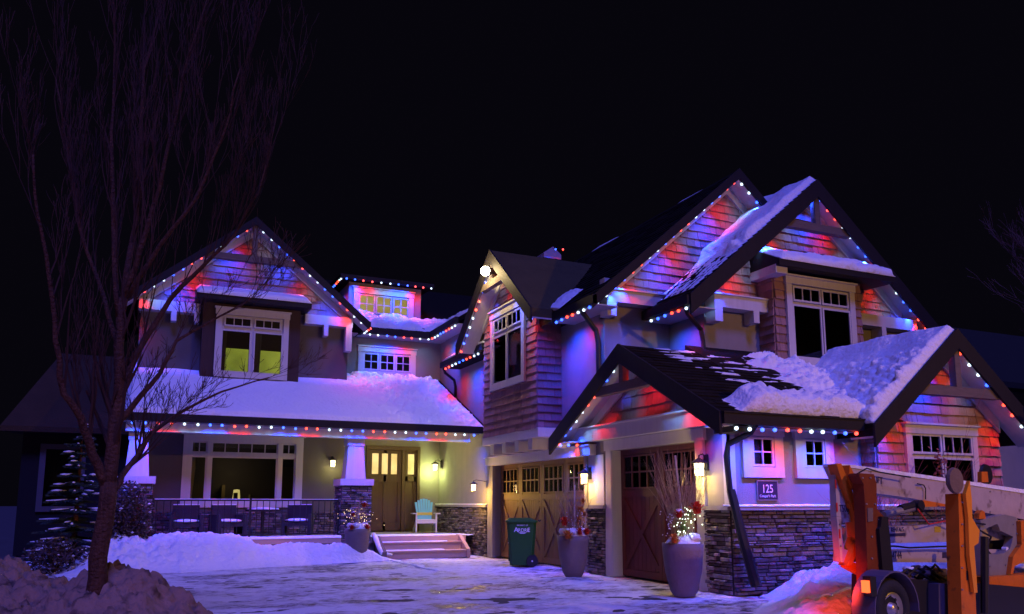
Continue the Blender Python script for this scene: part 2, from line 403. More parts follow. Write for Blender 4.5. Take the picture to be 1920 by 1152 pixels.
# ================================================================== HOUSE
house = root('house', (8.6, 14, 0), 'large two storey house with shingled gables and two garage doors outlined in coloured lights', 'house')
def part(name, m, mb, parent=house, **kw): return mb.build(name, M[m] if isinstance(m, str) else m, parent, **kw)
def grid_panes(F, u0, u1, z0, z1, cols, rows, par, d=0, glow=None, bd=.04, mun=.022, fm='white', lower=None):
    fr = MB()
    fr.box(F, u0, u1, z1 - bd, z1, d + .012, d + .05).box(F, u0, u1, z0, z0 + bd, d + .012, d + .05)
    fr.box(F, u0, u0 + bd, z0 + bd, z1 - bd, d + .012, d + .05).box(F, u1 - bd, u1, z0 + bd, z1 - bd, d + .012, d + .05)
    a0, a1, c0, c1 = u0 + bd, u1 - bd, z0 + bd, z1 - bd
    for i in range(1, cols): x = a0 + (a1 - a0) * i / cols; fr.box(F, x - mun / 2, x + mun / 2, c0, c1, d + .018, d + .042)
    for j in range(1, rows): z = c0 + (c1 - c0) * j / rows; fr.box(F, a0, a1, z - mun / 2, z + mun / 2, d + .018, d + .040)
    part('frame', fm, fr, par)
    bk = MB().box(F, a0, a1, c0, c1, d + .002, d + .006)
    if glow and not lower: part('lit_room', glow, bk, par)
    elif glow == 'open': pass
    else: part('room_behind', 'room', bk, par)
    if cols == 1 and rows == 1 and z1 - z0 > 1.0:
        cw = (a1 - a0) * random.uniform(.16, .3)
        part('curtain', 'curtain', MB().poly(F, [(a0, c0), (a0 + cw * .8, c0), (a0 + cw, c1), (a0, c1)], d + .008, d + .014), par)
    if lower: part('lit_blind', glow, MB().box(F, a0 + .01, a1 - .01, c0, c0 + (c1 - c0) * lower, d + .008, d + .012), par)
    for i in range(cols):
        for j in range(rows):
            x0, x1 = a0 + (a1 - a0) * i / cols, a0 + (a1 - a0) * (i + 1) / cols; za, zb = c0 + (c1 - c0) * j / rows, c0 + (c1 - c0) * (j + 1) / rows
            part('pane', 'glass', MB().box(F, x0 + .002, x1 - .002, za + .002, zb - .002, d + .022, d + .028), par)
def window(F, u0, u1, z0, z1, tr, sashes, d=0, head=None, parent=house, label=None):
    head = head or tr; t = MB()
    t.box(F, u0 - .02, u1 + .02, z1 - head, z1, d, d + .075).box(F, u0, u1, z0, z0 + tr * .9, d, d + .065)
    t.box(F, u0, u0 + tr, z0 + tr * .9, z1 - head, d, d + .06).box(F, u1 - tr, u1, z0 + tr * .9, z1 - head, d, d + .06)
    t.box(F, u0 - .05, u1 + .05, z1, z1 + .035, d, d + .12)
    iu0, iu1, iz0, iz1 = u0 + tr, u1 - tr, z0 + tr * .9, z1 - head
    t.box(F, iu0, iu1, iz0, iz1, d - .01, d + .001)
    wn = part('window', 'white', t, parent)
    if label: wn['label'] = label
    for s in sashes:
        a, b_, c, e, cols, rows = s[:6]; glow = s[6] if len(s) > 6 else None; lower = s[7] if len(s) > 7 else None
        grid_panes(F, iu0 + (iu1 - iu0) * a, iu0 + (iu1 - iu0) * b_, iz0 + (iz1 - iz0) * c, iz0 + (iz1 - iz0) * e, cols, rows, wn, d, glow, lower=lower)
    return wn

def gable(F, c, zp, hw, m, dov, back, base, parent=house, wall_m='stucco', d_wall=.2, tie=None, post=True, trim_w=.17, right_back=None, left_back=None, flat_hw=None, T=.15, wall_hw=None, bh=.27, post_w=.14, tie_h=.17, roof_m='roof'):
    tv = T * math.sqrt(1 + m * m)
    for sgn, bk in ((-1, left_back or back), (1, right_back or back)):
        e = c + sgn * hw
        part('roof', roof_m, MB().poly(F, [(c, zp), (e, zp - m * hw), (e, zp - m * hw - tv), (c, zp - tv)], -bk, dov), parent)
        s0 = zp - tv - .004
        part('soffit', 'white', MB().poly(F, [(c, s0), (e, s0 - m * hw), (e, s0 - m * hw - .03), (c, s0 - .03)], .001, dov - .002), parent)
        part('barge_board', 'fascia', MB().poly(F, [(c, zp + .02), (e + sgn * .04, zp + .02 - m * (hw + .04)), (e + sgn * .04, zp - m * (hw + .04) - bh * math.sqrt(1 + m * m)), (c, zp - bh * math.sqrt(1 + m * m))], dov + .002, dov + .05), parent)
        h2 = (wall_hw or hw * .93)
        part('rake_trim', 'white', MB().poly(F, [(c, s0 - .035), (c + sgn * h2, s0 - .035 - m * h2), (c + sgn * h2, s0 - .035 - m * h2 - trim_w * math.sqrt(1 + m * m)), (c, s0 - .035 - trim_w * math.sqrt(1 + m * m))], .002, .075), parent)
    zin = lambda u: zp - tv - .05 - m * abs(u - c)
    W = wall_hw or hw * .93
    gw = part('gable_wall', wall_m, MB().poly(F, [(c - W, base), (c + W, base), (c + W, max(zin(c + W), base + .01)), (c, zin(c)), (c - W, max(zin(c - W), base + .01))], -d_wall, 0), parent)
    if tie is not None:
        lo = (zp - tie - bh * 1.0) / m
        part('tie_beam', 'timber', MB().box(F, c - lo - .05, c + lo + .05, tie - tie_h / 2, tie + tie_h / 2, dov - .16, dov - .005), parent)
        if post: part('king_post', 'timber', MB().box(F, c - post_w / 2, c + post_w / 2, tie + tie_h / 2, zp - tv, dov - .14, dov - .008), parent)
    return gw, zin

ROOFM = 0
# ---- west wall with the two garage openings (faces the court), x = 8.6
W = FW(8.6)
ww = MB()
ww.box(W, 10.4, 11.2, 0, 2.75, -.25, 0).box(W, 11.2, 13.95, 2.5, 2.75, -.25, 0).box(W, 13.95, 15.0, 0, 2.75, -.25, 0)
ww.box(W, 14.2, 19.5, 2.75, 5.5, -.25, 0).box(W, 15.0, 20.1, 2.45, 2.75, -.25, 0).box(W, 20.1, 24.6, 0, 2.75, -.25, 0).box(W, 19.5, 24.6, 2.75, 6.75, -.25, 0)
west = part('wall', 'stucco', ww)
# single storey south wall
S1 = FS(10.4)
south = part('wall', 'stucco', MB().box(S1, 8.851, 11.75, 0, 2.78, -.25, 0))
EW = FS(10.1)
part('wall', 'stucco', MB().box(FS(10.9), 14.8, 19, 0, 3.0, -.2, 0))

# ---- gable G1 over the nearer garage door, faces west
g1, z1f = gable(W, 12.75, 4.42, 2.85, .55, .55, 4.6, 2.75, tie=3.62, wall_hw=2.55, bh=.30, left_back=2.95)
upper_fill = part('roof', 'roof', MB().poly(W, [(12.75, 4.42), (10.6, 3.2375), (10.6, 3.08), (12.75, 4.26)], -4.6, -2.951))
part('gable_frieze', 'white', MB().box(W, 10.25, 15.4, 2.72, 3.0, .002, .22)); part('frieze_cap', 'white', MB().box(W, 10.2, 15.45, 3.0, 3.03, .002, .26))
part('shingle_ground', 'mortar', MB().poly(W, [(10.6, 3.03), (14.9, 3.03), (12.75, 4.1)], .002, .006))
shingles(W, lambda z: (12.75 - (4.05 - z) / .55 , 12.75 + (4.05 - z) / .55), 3.03, 4.05, g1, d=.006, expo=.24)
# return of the eaves at the foot of G1's rakes
part('eave_box', 'white', MB().box(W, 14.9, 15.6, 2.72, 2.74, 0, .5))
part('eave_box', 'fascia', MB().box(W, 9.9, 10.38, 2.55, 2.78, .0, .3))
# south eave of G1
part('gutter', 'fascia', MB().box(FS(9.9), 8.05, 11.05, 2.66, 2.84, .0, .10).box(FS(9.9), 8.04, 11.06, 2.83, 2.855, .0, .115))
part('soffit', 'white', MB().wb(8.1, 11.5, 9.91, 10.38, 2.64, 2.66))

# ---- gable E at the right, faces south
E_, zEf = gable(EW, 13.2, 4.55, 2.2, .82, .5, 3.0, 0, tie=3.42, wall_hw=1.62, bh=.27, wall_m='stucco', tie_h=.17)
# overhanging white soffit piece right of E
part('shingle_ground', 'mortar', MB().poly(EW, [(11.58, 1.4), (14.82, 1.4), (14.82, 2.75), (13.2, 4.15), (11.58, 2.8)], .002, .006))
def ext_E(z): h = 1.62 if z < 2.85 else max(0, (4.18 - z) / .82); return (13.2 - h, 13.2 + h)
shingles(EW, ext_E, 1.4, 4.1, E_, d=.006, holes=[(12.3, 14.1, 1.75, 2.75)])
EWs = FW(11.58)
shingles(EWs, lambda z: (10.1, 10.42), 1.4, 2.72, E_)
window(EW, 12.24, 14.12, 1.35, 2.84, .13, [(0, .49, 0, .66, 1, 1), (.51, 1, 0, .66, 1, 1), (0, .49, .70, 1, 3, 1), (.51, 1, .70, 1, 3, 1)], d=.03, head=.16)

# ---- small windows, plaque on the south wall
for a in (8.85, 9.98):
    window(S1, a, a + .86, 1.86, 2.74, .19, [(.02, .98, .02, .98, 2, 2)], head=.2)

# ---- gable B: the big rear gable, faces south
B = FS(14.2)
gB, zBf = gable(B, 11.93, 9.0, 3.88, .875, .5, 7.3, 5.3, right_back=4, wall_hw=3.33, bh=.17, T=.12)
part('wall', 'stucco', MB().box(B, 8.85, 10.25, 2.6, 5.3, -.2, 0))
part('gable_frieze', 'white', MB().box(B, 8.52, 10.4, 5.6, 5.86, .002, .30)); part('frieze_cap', 'white', MB().box(B, 8.45, 10.4, 5.86, 5.89, .002, .34)); part('corbel', 'white', MB().box(B, 8.5, 8.72, 5.3, 5.6, .002, .30)); part('corbel', 'white', MB().box(B, 8.5, 8.7, 5.89, 6.12, .002, .2))
shingles(B, lambda z: (11.93 - (8.62 - z) / .875, 11.93 + min((8.62 - z) / .875, 2.6)), 5.89, 8.55, gB, d=.004)

# ---- gable C, faces south in front of B
C = FS(13.0)
gC, zCf = gable(C, 13.1, 8.5, 3.5, .845, .45, 2.6, 4.0, tie=7.42, wall_hw=2.85, bh=.30)
part('wall', 'stucco', MB().box(FW(10.25), 13.2, 14.2, 3.9, 5.5, -.2, 0))
part('gable_frieze', 'white', MB().box(C, 10.3, 12.0, 5.4, 5.66, .002, .3)); part('frieze_cap', 'white', MB().box(C, 10.25, 12.0, 5.66, 5.69, .002, .34)); part('corbel', 'white', MB().box(C, 10.3, 10.5, 5.1, 5.4, .002, .3)); part('corbel', 'white', MB().box(C, 11.3, 11.45, 5.15, 5.4, .002, .3)); part('corbel', 'white', MB().box(C, 11.86, 11.99, 5.15, 5.4, .002, .3)); part('gable_frieze', 'white', MB().box(C, 14.25, 16.15, 5.4, 5.66, .002, .3)); part('corbel', 'white', MB().box(C, 15.0, 15.14, 5.1, 5.4, .002, .3)); part('corbel', 'white', MB().box(C, 15.95, 16.15, 4.8, 5.4, .002, .3))
CB = FS(12.55)
bayC = part('bay', 'brown', MB().box(CB, 11.72, 14.2, 4.1, 6.45, -.42, 0))
cb_h = [(11.98, 14.0, 4.35, 6.22)]
shingles(C, lambda z: (13.1 - (8.1 - z) / .845, 13.1 + (8.1 - z) / .845), 5.69, 8.05, gC, holes=[(11.8, 14.15, 5, 6.45)])
shingles(CB, lambda z: (11.72, 12.02), 4.2, 6.4, bayC); shingles(CB, lambda z: (13.93, 14.2), 4.2, 6.4, bayC)
shingles(FW(11.72), lambda z: (12.55, 13.0), 4.2, 6.4, bayC)
window(CB, 12.0, 13.95, 4.3, 6.18, .15, [(0, .49, 0, .73, 1, 1), (.51, 1, 0, .73, 1, 1), (.02, .49, .77, .98, 3, 1), (.51, .98, .77, .98, 3, 1)], d=.03, head=.16)
part('bay_roof', 'fascia', MB().add([(11.5, 12.1, 6.38), (14.85, 12.1, 6.38), (14.85, 13.0, 6.85), (11.5, 13.0, 6.85), (11.5, 12.1, 6.26), (14.85, 12.1, 6.26), (14.85, 13.0, 6.3), (11.5, 13.0, 6.3)],
     [(0, 1, 2, 3), (4, 7, 6, 5), (0, 4, 5, 1), (1, 5, 6, 2), (2, 6, 7, 3), (3, 7, 4, 0)]))
part('bay_bracket', 'white', MB().box(FW(11.5), 12.2, 13.0, 6.12, 6.30, -.3, .01))

# ---- gable D over the shingled bay, faces west
Dw = FW(8.0)
gD, zDf = gable(Dw, 17.75, 7.68, 2.3, .86, .5, 5.0, 5.3, tie=6.85, wall_hw=1.57, bh=.24, post=True, trim_w=.12, roof_m='lamplit_roof')
bayD = part('bay', 'stucco', MB().box(Dw, 16.16, 19.3, 3.02, 6.0, -.6, 0))
shingles(Dw, lambda z: (16.16, 19.32) if z < 6.0 else (17.75 - (7.3 - z) / .86, 17.75 + (7.3 - z) / .86), 3.12, 7.25, gD, d=.004, holes=[(16.75, 18.72, 4.35, 6.3)])
shingles(FS(16.16), lambda z: (7.98, 8.6), 3.12, 5.5, bayD)
window(Dw, 16.7, 18.75, 4.27, 6.3, .15, [(0, .49, 0, .72, 1, 1), (.51, 1, 0, .72, 1, 1), (.02, .49, .77, .98, 3, 1), (.51, .98, .77, .98, 3, 1)], d=.035, head=.18)
part('bay_skirt', 'white', MB().box(Dw, 16.08, 19.36, 2.92, 3.13, -.62, .04))
for u in (16.5, 17.25, 18.0, 18.75): part('corbel', 'white', MB().box(Dw, u, u + .22, 2.66, 2.92, -.6, -.02))
part('header_beam', 'white', MB().box(W, 14.62, 20.3, 2.44, 2.64, .002, .16).box(W, 14.6, 20.34, 2.64, 2.665, .002, .2))

# ---- west eaves beside D
def eave_w(y0, y1, z, x0=8.1):
    part('gutter', 'fascia', MB().wb(x0 - .1, x0, y0, y1, z - .2, z - .01)); part('soffit', 'white', MB().wb(x0, 8.6, y0, y1, z - .22, z - .20))
eave_w(13.65, 15.5, 5.64); eave_w(21.6, 24.1, 6.88)
part('pent_roof', 'roof', MB().add([(8.05, 19.4, 5.66), (8.05, 22.75, 5.66), (8.6, 22.75, 6.0), (8.6, 19.4, 6.0), (8.05, 19.4, 5.5), (8.05, 22.75, 5.5), (8.6, 22.75, 5.5), (8.6, 19.4, 5.5)],
     [(0, 1, 2, 3), (4, 7, 6, 5), (0, 4, 5, 1), (1, 5, 6, 2), (2, 6, 7, 3), (3, 7, 4, 0)]))
part('gutter', 'fascia', MB().wb(7.95, 8.05, 19.4, 22.78, 5.5, 5.67))
# C's short west eave
part('gutter', 'fascia', MB().wb(9.5, 9.6, 12.55, 14.15, 5.33, 5.52)); part('soffit', 'white', MB().wb(9.6, 10.25, 12.6, 14.15, 5.3, 5.325))

# ---- middle roofs
def slab(name, pts, m='roof', t=.14, parent=house):
    P = [Vector(p) for p in pts]; n = len(P)
    return part(name, m, MB().add(P + [p - Vector((0, 0, t)) for p in P], [list(range(n)), [n + i for i in range(n)][::-1]] + [(i, n + i, n + (i + 1) % n, (i + 1) % n) for i in range(n)]), parent)
slab('roof', [(5.0, 24.1, 6.86), (13, 24.1, 6.86), (13, 28.6, 9.5), (5.0, 28.6, 9.5)])
slab('roof', [(8.1, 20.5, 6.86), (12, 20.5, 8.81), (12, 27.9, 9.15), (8.1, 27.9, 6.9)])
part('gutter', 'fascia', MB().box(FS(24.1), 5.7, 8.1, 6.67, 6.86, 0, .1)); part('soffit', 'white', MB().wb(5.3, 8.6, 24.1, 24.6, 6.64, 6.66))
MID = FS(24.6)
part('wall', 'stucco', MB().box(MID, 5.28, 6.2, .5, 6.75, -.2, 0).box(MID, 6.2, 7.95, 3.22, 6.75, -.2, 0).box(MID, 7.95, 8.6, .5, 6.75, -.2, 0))
window(MID, 5.86, 7.74, 5.42, 6.34, .17, [(0, .32, .05, .95, 2, 2), (.34, .66, .05, .95, 2, 2), (.68, 1, .05, .95, 2, 2)], head=.16)
DM = FS(25.3)
dmr = part('dormer', 'stucco', MB().box(DM, 5.67, 8.12, 6.9, 8.6, -2.5, 0))
window(DM, 5.82, 7.85, 7.42, 8.42, .17, [(0, .32, .05, .95, 2, 2, WIN_YEL), (.34, .66, .05, .95, 2, 2, WIN_YEL), (.68, 1, .05, .95, 2, 2, WIN_YEL)], head=.17)
slab('dormer_roof', [(5.3, 24.95, 8.72), (8.45, 24.95, 8.72), (8.45, 28, 8.9), (5.3, 28, 8.9)], t=.12)
part('gutter', 'fascia', MB().box(FS(24.95), 5.3, 8.45, 8.6, 8.73, 0, .05))

# ---- gable A on the left wing, faces south
A = FS(23.5)
gA, zAf = gable(A, 2.43, 9.5, 3.32, .82, .55, 5.0, 6.6, tie=8.28, wall_hw=2.86, bh=.17, T=.12)
wl = part('wall', 'stucco_dark', MB().box(A, -.40, 5.28, 3.4, 6.6, -.25, 0).box(A, -.40, .88, 0, 3.4, -.25, 0).box(A, 4.08, 5.28, 0, 3.4, -.25, 0).box(A, .88, 4.08, 3.28, 3.4, -.25, 0).box(A, .88, 4.08, 0, 1.36, -.25, 0)
     .box(FW(-.4), 23.75, 28, 0, 6.7, -.2, 0))
part('wall', 'stucco', MB().wb(5.08, 5.28, 23.76, 24.6, .5, 3.5))
part('gable_frieze', 'white', MB().box(A, -.45, 1.1, 6.62, 6.9, .002, .28)); part('gable_frieze', 'white', MB().box(A, 3.95, 5.35, 6.62, 6.9, .002, .28)); part('corbel', 'white', MB().box(A, .36, .5, 6.36, 6.62, .002, .28)); part('corbel', 'white', MB().box(A, .95, 1.08, 6.36, 6.62, .002, .28)); part('corbel', 'white', MB().box(A, 4.5, 4.63, 6.3, 6.62, .002, .28)); part('corbel', 'white', MB().box(A, 5.15, 5.33, 5.9, 6.62, .002, .28))
shingles(A, lambda z: (2.43 - (9.1 - z) / .82, 2.43 + (9.1 - z) / .82), 6.92, 9.05, gA, d=.004, holes=[(1.2, 3.75, 6.5, 7.25)], expo=.20)
AB = FS(23.0)
bayA = part('bay', 'brown', MB().box(AB, 1.16, 3.78, 4.3, 7.12, -.5, 0))
part('bay_skirt', 'timber', MB().box(AB, 1.12, 3.82, 4.3, 4.62, -.5, .04))
window(AB, 1.5, 3.46, 4.86, 6.78, .15, [(0, .48, 0, .74, 1, 1, WIN_GRN, .57), (.52, 1, 0, .74, 1, 1, WIN_GRN, .57), (.04, .48, .80, .97, 3, 1), (.52, .96, .80, .97, 3, 1)], head=.17)
part('bay_roof', 'fascia', MB().add([(.95, 22.55, 7.05), (4.0, 22.55, 7.05), (4.0, 23.5, 7.4), (.95, 23.5, 7.4), (.95, 22.55, 6.92), (4.0, 22.55, 6.92), (4.0, 23.5, 6.92), (.95, 23.5, 6.92)],
     [(0, 1, 2, 3), (4, 7, 6, 5), (0, 4, 5, 1), (1, 5, 6, 2), (2, 6, 7, 3), (3, 7, 4, 0)]))
# A's east eave
part('gutter', 'fascia', MB().wb(5.75, 5.83, 22.95, 24.2, 6.62, 6.78))

# ---- porch
slab('porch_roof', [(-.6, 20.5, 3.50), (8.58, 20.5, 3.50), (8.58, 24.6, 5.42), (-.6, 24.6, 5.42)], t=.12)
part('gutter', 'fascia', MB().box(FS(20.5), -.62, 8.40, 3.34, 3.53, 0, .11))
part('porch_beam', 'white', MB().wb(-.5, 8.2, 20.85, 21.1, 3.13, 3.36).wb(-.6, 8.4, 20.5, 20.85, 3.34, 3.36))
part('porch_ceiling', 'white', MB().wb(-.5, 8.58, 21.1, 24.58, 3.42, 3.45))
def pillar(x0, x1, cx):
    p = part('porch_pillar', 'mortar', MB().wb(x0, x1, 21.0, 21.75, 0, 1.9))
    stones(FS(21.0), x0 - .02, x1 + .02, 0, 1.9, p, d=.0); stones(FW(x0), 21.0, 21.75, 0, 1.9, p)
    part('pillar_cap', 'white', MB().wb(x0 - .06, x1 + .06, 20.93, 21.8, 1.9, 2.07), p)
    cm = MB(); cm.add([(cx - .27, 21.1, 2.07), (cx + .27, 21.1, 2.07), (cx + .27, 21.64, 2.07), (cx - .27, 21.64, 2.07), (cx - .2, 21.17, 2.95), (cx + .2, 21.17, 2.95), (cx + .2, 21.57, 2.95), (cx - .2, 21.57, 2.95)],
        [(0, 3, 2, 1), (0, 1, 5, 4), (1, 2, 6, 5), (2, 3, 7, 6), (3, 0, 4, 7), (4, 5, 6, 7)]); cm.wb(cx - .23, cx + .23, 21.14, 21.6, 2.95, 3.14)
    part('column', 'white', cm, p)
pillar(4.68, 5.45, 5.06); pillar(-.85, .16, -.2)
dk = part('porch_deck', 'concrete', MB().wb(.1, 8.02, 21.2, 24.6, .02, .55).wb(8.02, 8.55, 23.1, 24.6, .02, .55).wb(.1, 4.7, 21.0, 21.2, .02, .4))
part('deck_board', 'deck', MB().wb(.16, 4.68, 20.92, 21.0, .42, .56).wb(5.45, 8.2, 21.12, 21.2, .4, .565))
st = part('stairs', 'deck', MB().wb(5.75, 7.95, 20.85, 21.2, .0, .385), house)
part('tread', 'deck', MB().wb(5.73, 7.97, 20.82, 21.12, .385, .415), st)
part('lower_step', 'deck', MB().wb(5.75, 7.97, 20.5, 20.85, .0, .175), st)
part('tread', 'deck', MB().wb(5.73, 7.99, 20.46, 20.85, .175, .205), st)
part('stair_cheek', 'deck', MB().poly(FW(7.97), [(20.44, 0), (21.3, 0), (21.3, .58), (21.1, .58), (20.44, .22)], -.1, -.0), st)
part('stair_cheek', 'timber', MB().poly(FW(5.62), [(20.35, 0), (21.3, 0), (21.3, .58), (21.1, .58), (20.35, .2)], -.12, -.0), st)

# porch side wall: ledge stone wainscot and cap
wst = part('stone_wainscot', 'mortar', MB().box(W, 20.42, 24.6, 0, 1.33, .001, .04))
stones(W, 20.42, 24.6, .5, 1.33, wst, d=.04); stones(W, 20.42, 23.1, 0, .5, wst, d=.04)
part('stone_cap', 'concrete', MB().box(W, 20.36, 24.6, 1.33, 1.40, .001, .13))
# garage pier stones
for (a, b_) in ((10.36, 11.0), (14.2, 14.95)):
    ps = part('stone_wainscot', 'mortar', MB().box(W, a, b_, 0, 1.33, .001, .04)); stones(W, a, b_, 0, 1.33, ps, d=.04)
    part('stone_cap', 'concrete', MB().box(W, a - .05, b_, 1.33, 1.40, .001, .14))
ps = part('stone_wainscot', 'mortar', MB().box(S1, 8.56, 11.7, 0, 1.33, .001, .04)); stones(S1, 8.56, 11.72, 0, 1.33, ps, d=.04)
part('stone_cap', 'concrete', MB().box(S1, 8.5, 11.65, 1.33, 1.40, .001, .16))
ps = part('stone_wainscot', 'mortar', MB().box(EW, 11.5, 14.9, 0, 1.33, .001, .04)); stones(EW, 11.5, 14.9, 0, 1.33, ps, d=.04)
part('stone_cap', 'concrete', MB().box(EW, 11.45, 14.95, 1.33, 1.40, .001, .16))
ps = part('stone_wainscot', 'mortar', MB().box(A, .2, 5.2, .5, 1.2, .001, .02)); stones(A, .2, 5.2, .55, 1.2, ps, d=.02)
# dark base below the deck
part('deck_skirt', 'mortar', MB().wb(.15, 4.7, 21.02, 21.1, 0, .42))

# ---- main porch window, open to a dim room
bigw = MB()
bigw.box(A, .88, 4.08, 3.12, 3.30, .001, .07).box(A, .82, 4.14, 3.30, 3.34, .001, .1).box(A, .88, 4.08, 1.32, 1.48, .001, .08).box(A, .88, 1.08, 1.48, 3.12, .001, .06).box(A, 3.88, 4.08, 1.48, 3.12, .001, .06)
bigw.box(A, 1.50, 1.60, 1.48, 3.12, -.06, .05).box(A, 3.38, 3.48, 1.48, 3.12, -.06, .05)
bigw.box(A, 1.08, 3.88, 2.72, 2.80, -.06, .045)
wn = part('window', 'white', bigw)
def openpane(u0, u1, z0, z1, cols):
    f = MB().box(A, u0, u1, z1 - .04, z1, -.05, .02).box(A, u0, u1, z0, z0 + .04, -.05, .02).box(A, u0, u0 + .04, z0 + .04, z1 - .04, -.05, .02).box(A, u1 - .04, u1, z0 + .04, z1 - .04, -.05, .02)
    for i in range(1, cols): x = u0 + (u1 - u0) * i / cols; f.box(A, x - .012, x + .012, z0 + .04, z1 - .04, -.045, .015)
    part('frame', 'white', f, wn)
    for i in range(cols): part('pane', 'glass', MB().box(A, u0 + (u1 - u0) * i / cols + .02, u0 + (u1 - u0) * (i + 1) / cols - .02, z0 + .02, z1 - .02, -.03, -.024), wn)
for a, b_, n in ((1.08, 1.50, 2), (1.60, 3.38, 5), (3.48, 3.88, 2)): openpane(a, b_, 2.80, 3.12, n); openpane(a, b_, 1.48, 2.72, 1)
part('room', 'room', MB().wb(.5, 4.9, 27.4, 27.5, .5, 3.5).wb(.5, 4.9, 23.76, 27.4, .45, .5).wb(.5, 4.9, 23.76, 27.4, 3.42, 3.5).wb(.42, .5, 23.76, 27.5, .45, 3.5).wb(4.9, 4.98, 23.76, 27.5, .45, 3.5), wn)
part('curtain', mat('curtain_cloth', (.4, .33, .18), .9), MB().tube([(1.08, 24.0, 3.1), (1.16, 24.05, 2.4), (1.12, 24.0, 1.3)], [.12, .09, .05], 7), wn)
part('interior_lamp', em('dim_shade', (1, .75, .2), .6), MB().lathe([(.03, 1.3), (.035, 1.55), (.12, 1.56), (.09, 1.85), (.02, 1.86)], (2.62, 26.6, 0)), wn)
part('room_bookcase', mat('inner_wood', (.12, .09, .05), .7), MB().wb(2.2, 2.3, 26.9, 27.3, .5, 2.0).wb(2.5, 2.58, 25.8, 26.3, .5, 1.75).wb(2.95, 3.03, 25.8, 26.3, .5, 1.7).wb(2.5, 3.03, 25.8, 25.85, 1.3, 1.4).wb(3.9, 4.4, 26.8, 27.2, .5, 2.6), wn)
il = bpy.data.lights.new('interior_light', 'POINT'); il.energy = 9; il.color = (1, .72, .3); il.shadow_soft_size = .1
ilo = bpy.data.objects.new('interior_light', il); ilo.location = (2.4, 26.4, 2.4); fin(ilo, wn)

# ---- front door with lites and a sidelight
DW = FS(24.62)
fd = part('front_door', 'front_door', MB().box(DW, 6.2, 6.28, .55, 3.22, -.05, .08).box(DW, 7.86, 7.95, .55, 3.22, -.05, .08).box(DW, 6.28, 7.86, 3.1, 3.22, -.05, .08).box(DW, 7.36, 7.46, .55, 3.1, -.05, .06)
          .box(DW, 6.28, 7.36, .58, 3.1, -.06, -.02).box(DW, 7.46, 7.86, .58, 3.1, -.06, -.02))
dpan = MB()
for a, b_ in ((6.30, 6.42), (6.78, 6.86), (7.24, 7.34)): dpan.box(DW, a, b_, .6, 3.08, -.02, .015)
dpan.box(DW, 6.42, 7.24, 3.0, 3.08, -.02, .015).box(DW, 6.42, 7.24, 2.1, 2.3, -.02, .015).box(DW, 6.42, 7.24, .6, .85, -.02, .015)
dpan.box(DW, 7.48, 7.84, 2.12, 2.28, -.02, .015).box(DW, 7.48, 7.84, .6, .85, -.02, .015).box(DW, 7.48, 7.56, .85, 3.05, -.02, .015).box(DW, 7.76, 7.84, .85, 3.05, -.02, .015)
part('door_panel', 'front_door', dpan, fd)
for a, b_ in ((6.40, 6.60), (6.72, 6.90), (7.02, 7.20), (7.56, 7.76)): part('door_lite', DOOR_LITE, MB().box(DW, a, b_, 2.34, 2.98, -.02, .02), fd)
part('handle', 'metal_dark', MB().tube([DW.p(6.4, 1.75, .05), DW.p(6.4, 1.45, .05)], .015), fd)
part('wall', 'stucco', MB().wb(6.2, 7.95, 24.7, 24.8, .5, 3.3))

# ---- garage doors
def garage_door(u0, u1, ztop, nmod, m, winfrac=.30, dd=-.2, pcols=4):
    F = W; g = part('garage_door', m, MB().box(F, u0, u1, 0.02, ztop, dd - .04, dd))
    wd = (u1 - u0) / nmod
    for k in range(nmod):
        a, b_ = u0 + wd * k, u0 + wd * (k + 1)
        r = MB(); s = .11
        zt, zm, zb = ztop - .1, ztop * .68, .12
        r.box(F, a + .006, a + s, 0.03, ztop, dd, dd + .035).box(F, b_ - s, b_ - .006, 0.03, ztop, dd, dd + .035)
        r.box(F, a + s, b_ - s, zt, ztop, dd, dd + .034).box(F, a + s, b_ - s, zm - .14, zm, dd, dd + .034).box(F, a + s, b_ - s, .03, .16, dd, dd + .034)
        part('door_rail', m, r, g)
        nb = 8
        for j in range(nb):
            x0 = a + s + (b_ - a - 2 * s) * j / nb; x1 = a + s + (b_ - a - 2 * s) * (j + 1) / nb
            part('board', m, MB().box(F, x0 + .004, x1 - .004, .16, zm - .14, dd, dd + .012), g)
        x = MB().bar(F, (a + s, .2), (b_ - s, zm - .2), .10, dd + .013, dd + .036)
        part('brace', m, x, g); part('brace', m, MB().bar(F, (b_ - s, .2), (a + s, zm - .2), .10, dd + .012, dd + .033), g)
        grid_panes(F, a + s + .02, b_ - s - .02, zm + .02, zt - .02, pcols, 2, g, dd, bd=.03, mun=.032, fm=m)
garage_door(11.2, 13.95, 2.5, 2, 'door_red'); garage_door(15.05, 20.0, 2.45, 4, 'door_wood')
tr = MB()
tr.poly(W, [(13.95, 0), (14.22, 0), (14.14, 2.5), (13.95, 2.5)], .002, .06).poly(W, [(11.2, 0), (10.93, 0), (11.0, 2.5), (11.2, 2.5)], .002, .06).box(W, 10.95, 14.2, 2.5, 2.71, .002, .07).box(W, 13.93, 13.95, 0, 2.5, -.2, .05).box(W, 11.2, 11.22, 0, 2.5, -.2, .05)
part('garage_trim', 'white', tr)
part('garage_trim', 'concrete', MB().box(W, 20.0, 20.35, 0, 2.44, .002, .08)); part('garage_trim', 'concrete', MB().box(W, 14.93, 15.05, 0, 2.44, .002, .06))
part('corner_board', 'white', MB().box(W, 10.36, 10.5, 1.4, 2.6, .002, .04).box(S1, 8.56, 8.7, 1.4, 2.6, .002, .04))
part('corner_board', 'white', MB().box(W, 14.3, 14.95, 1.40, 2.44, .002, .02))

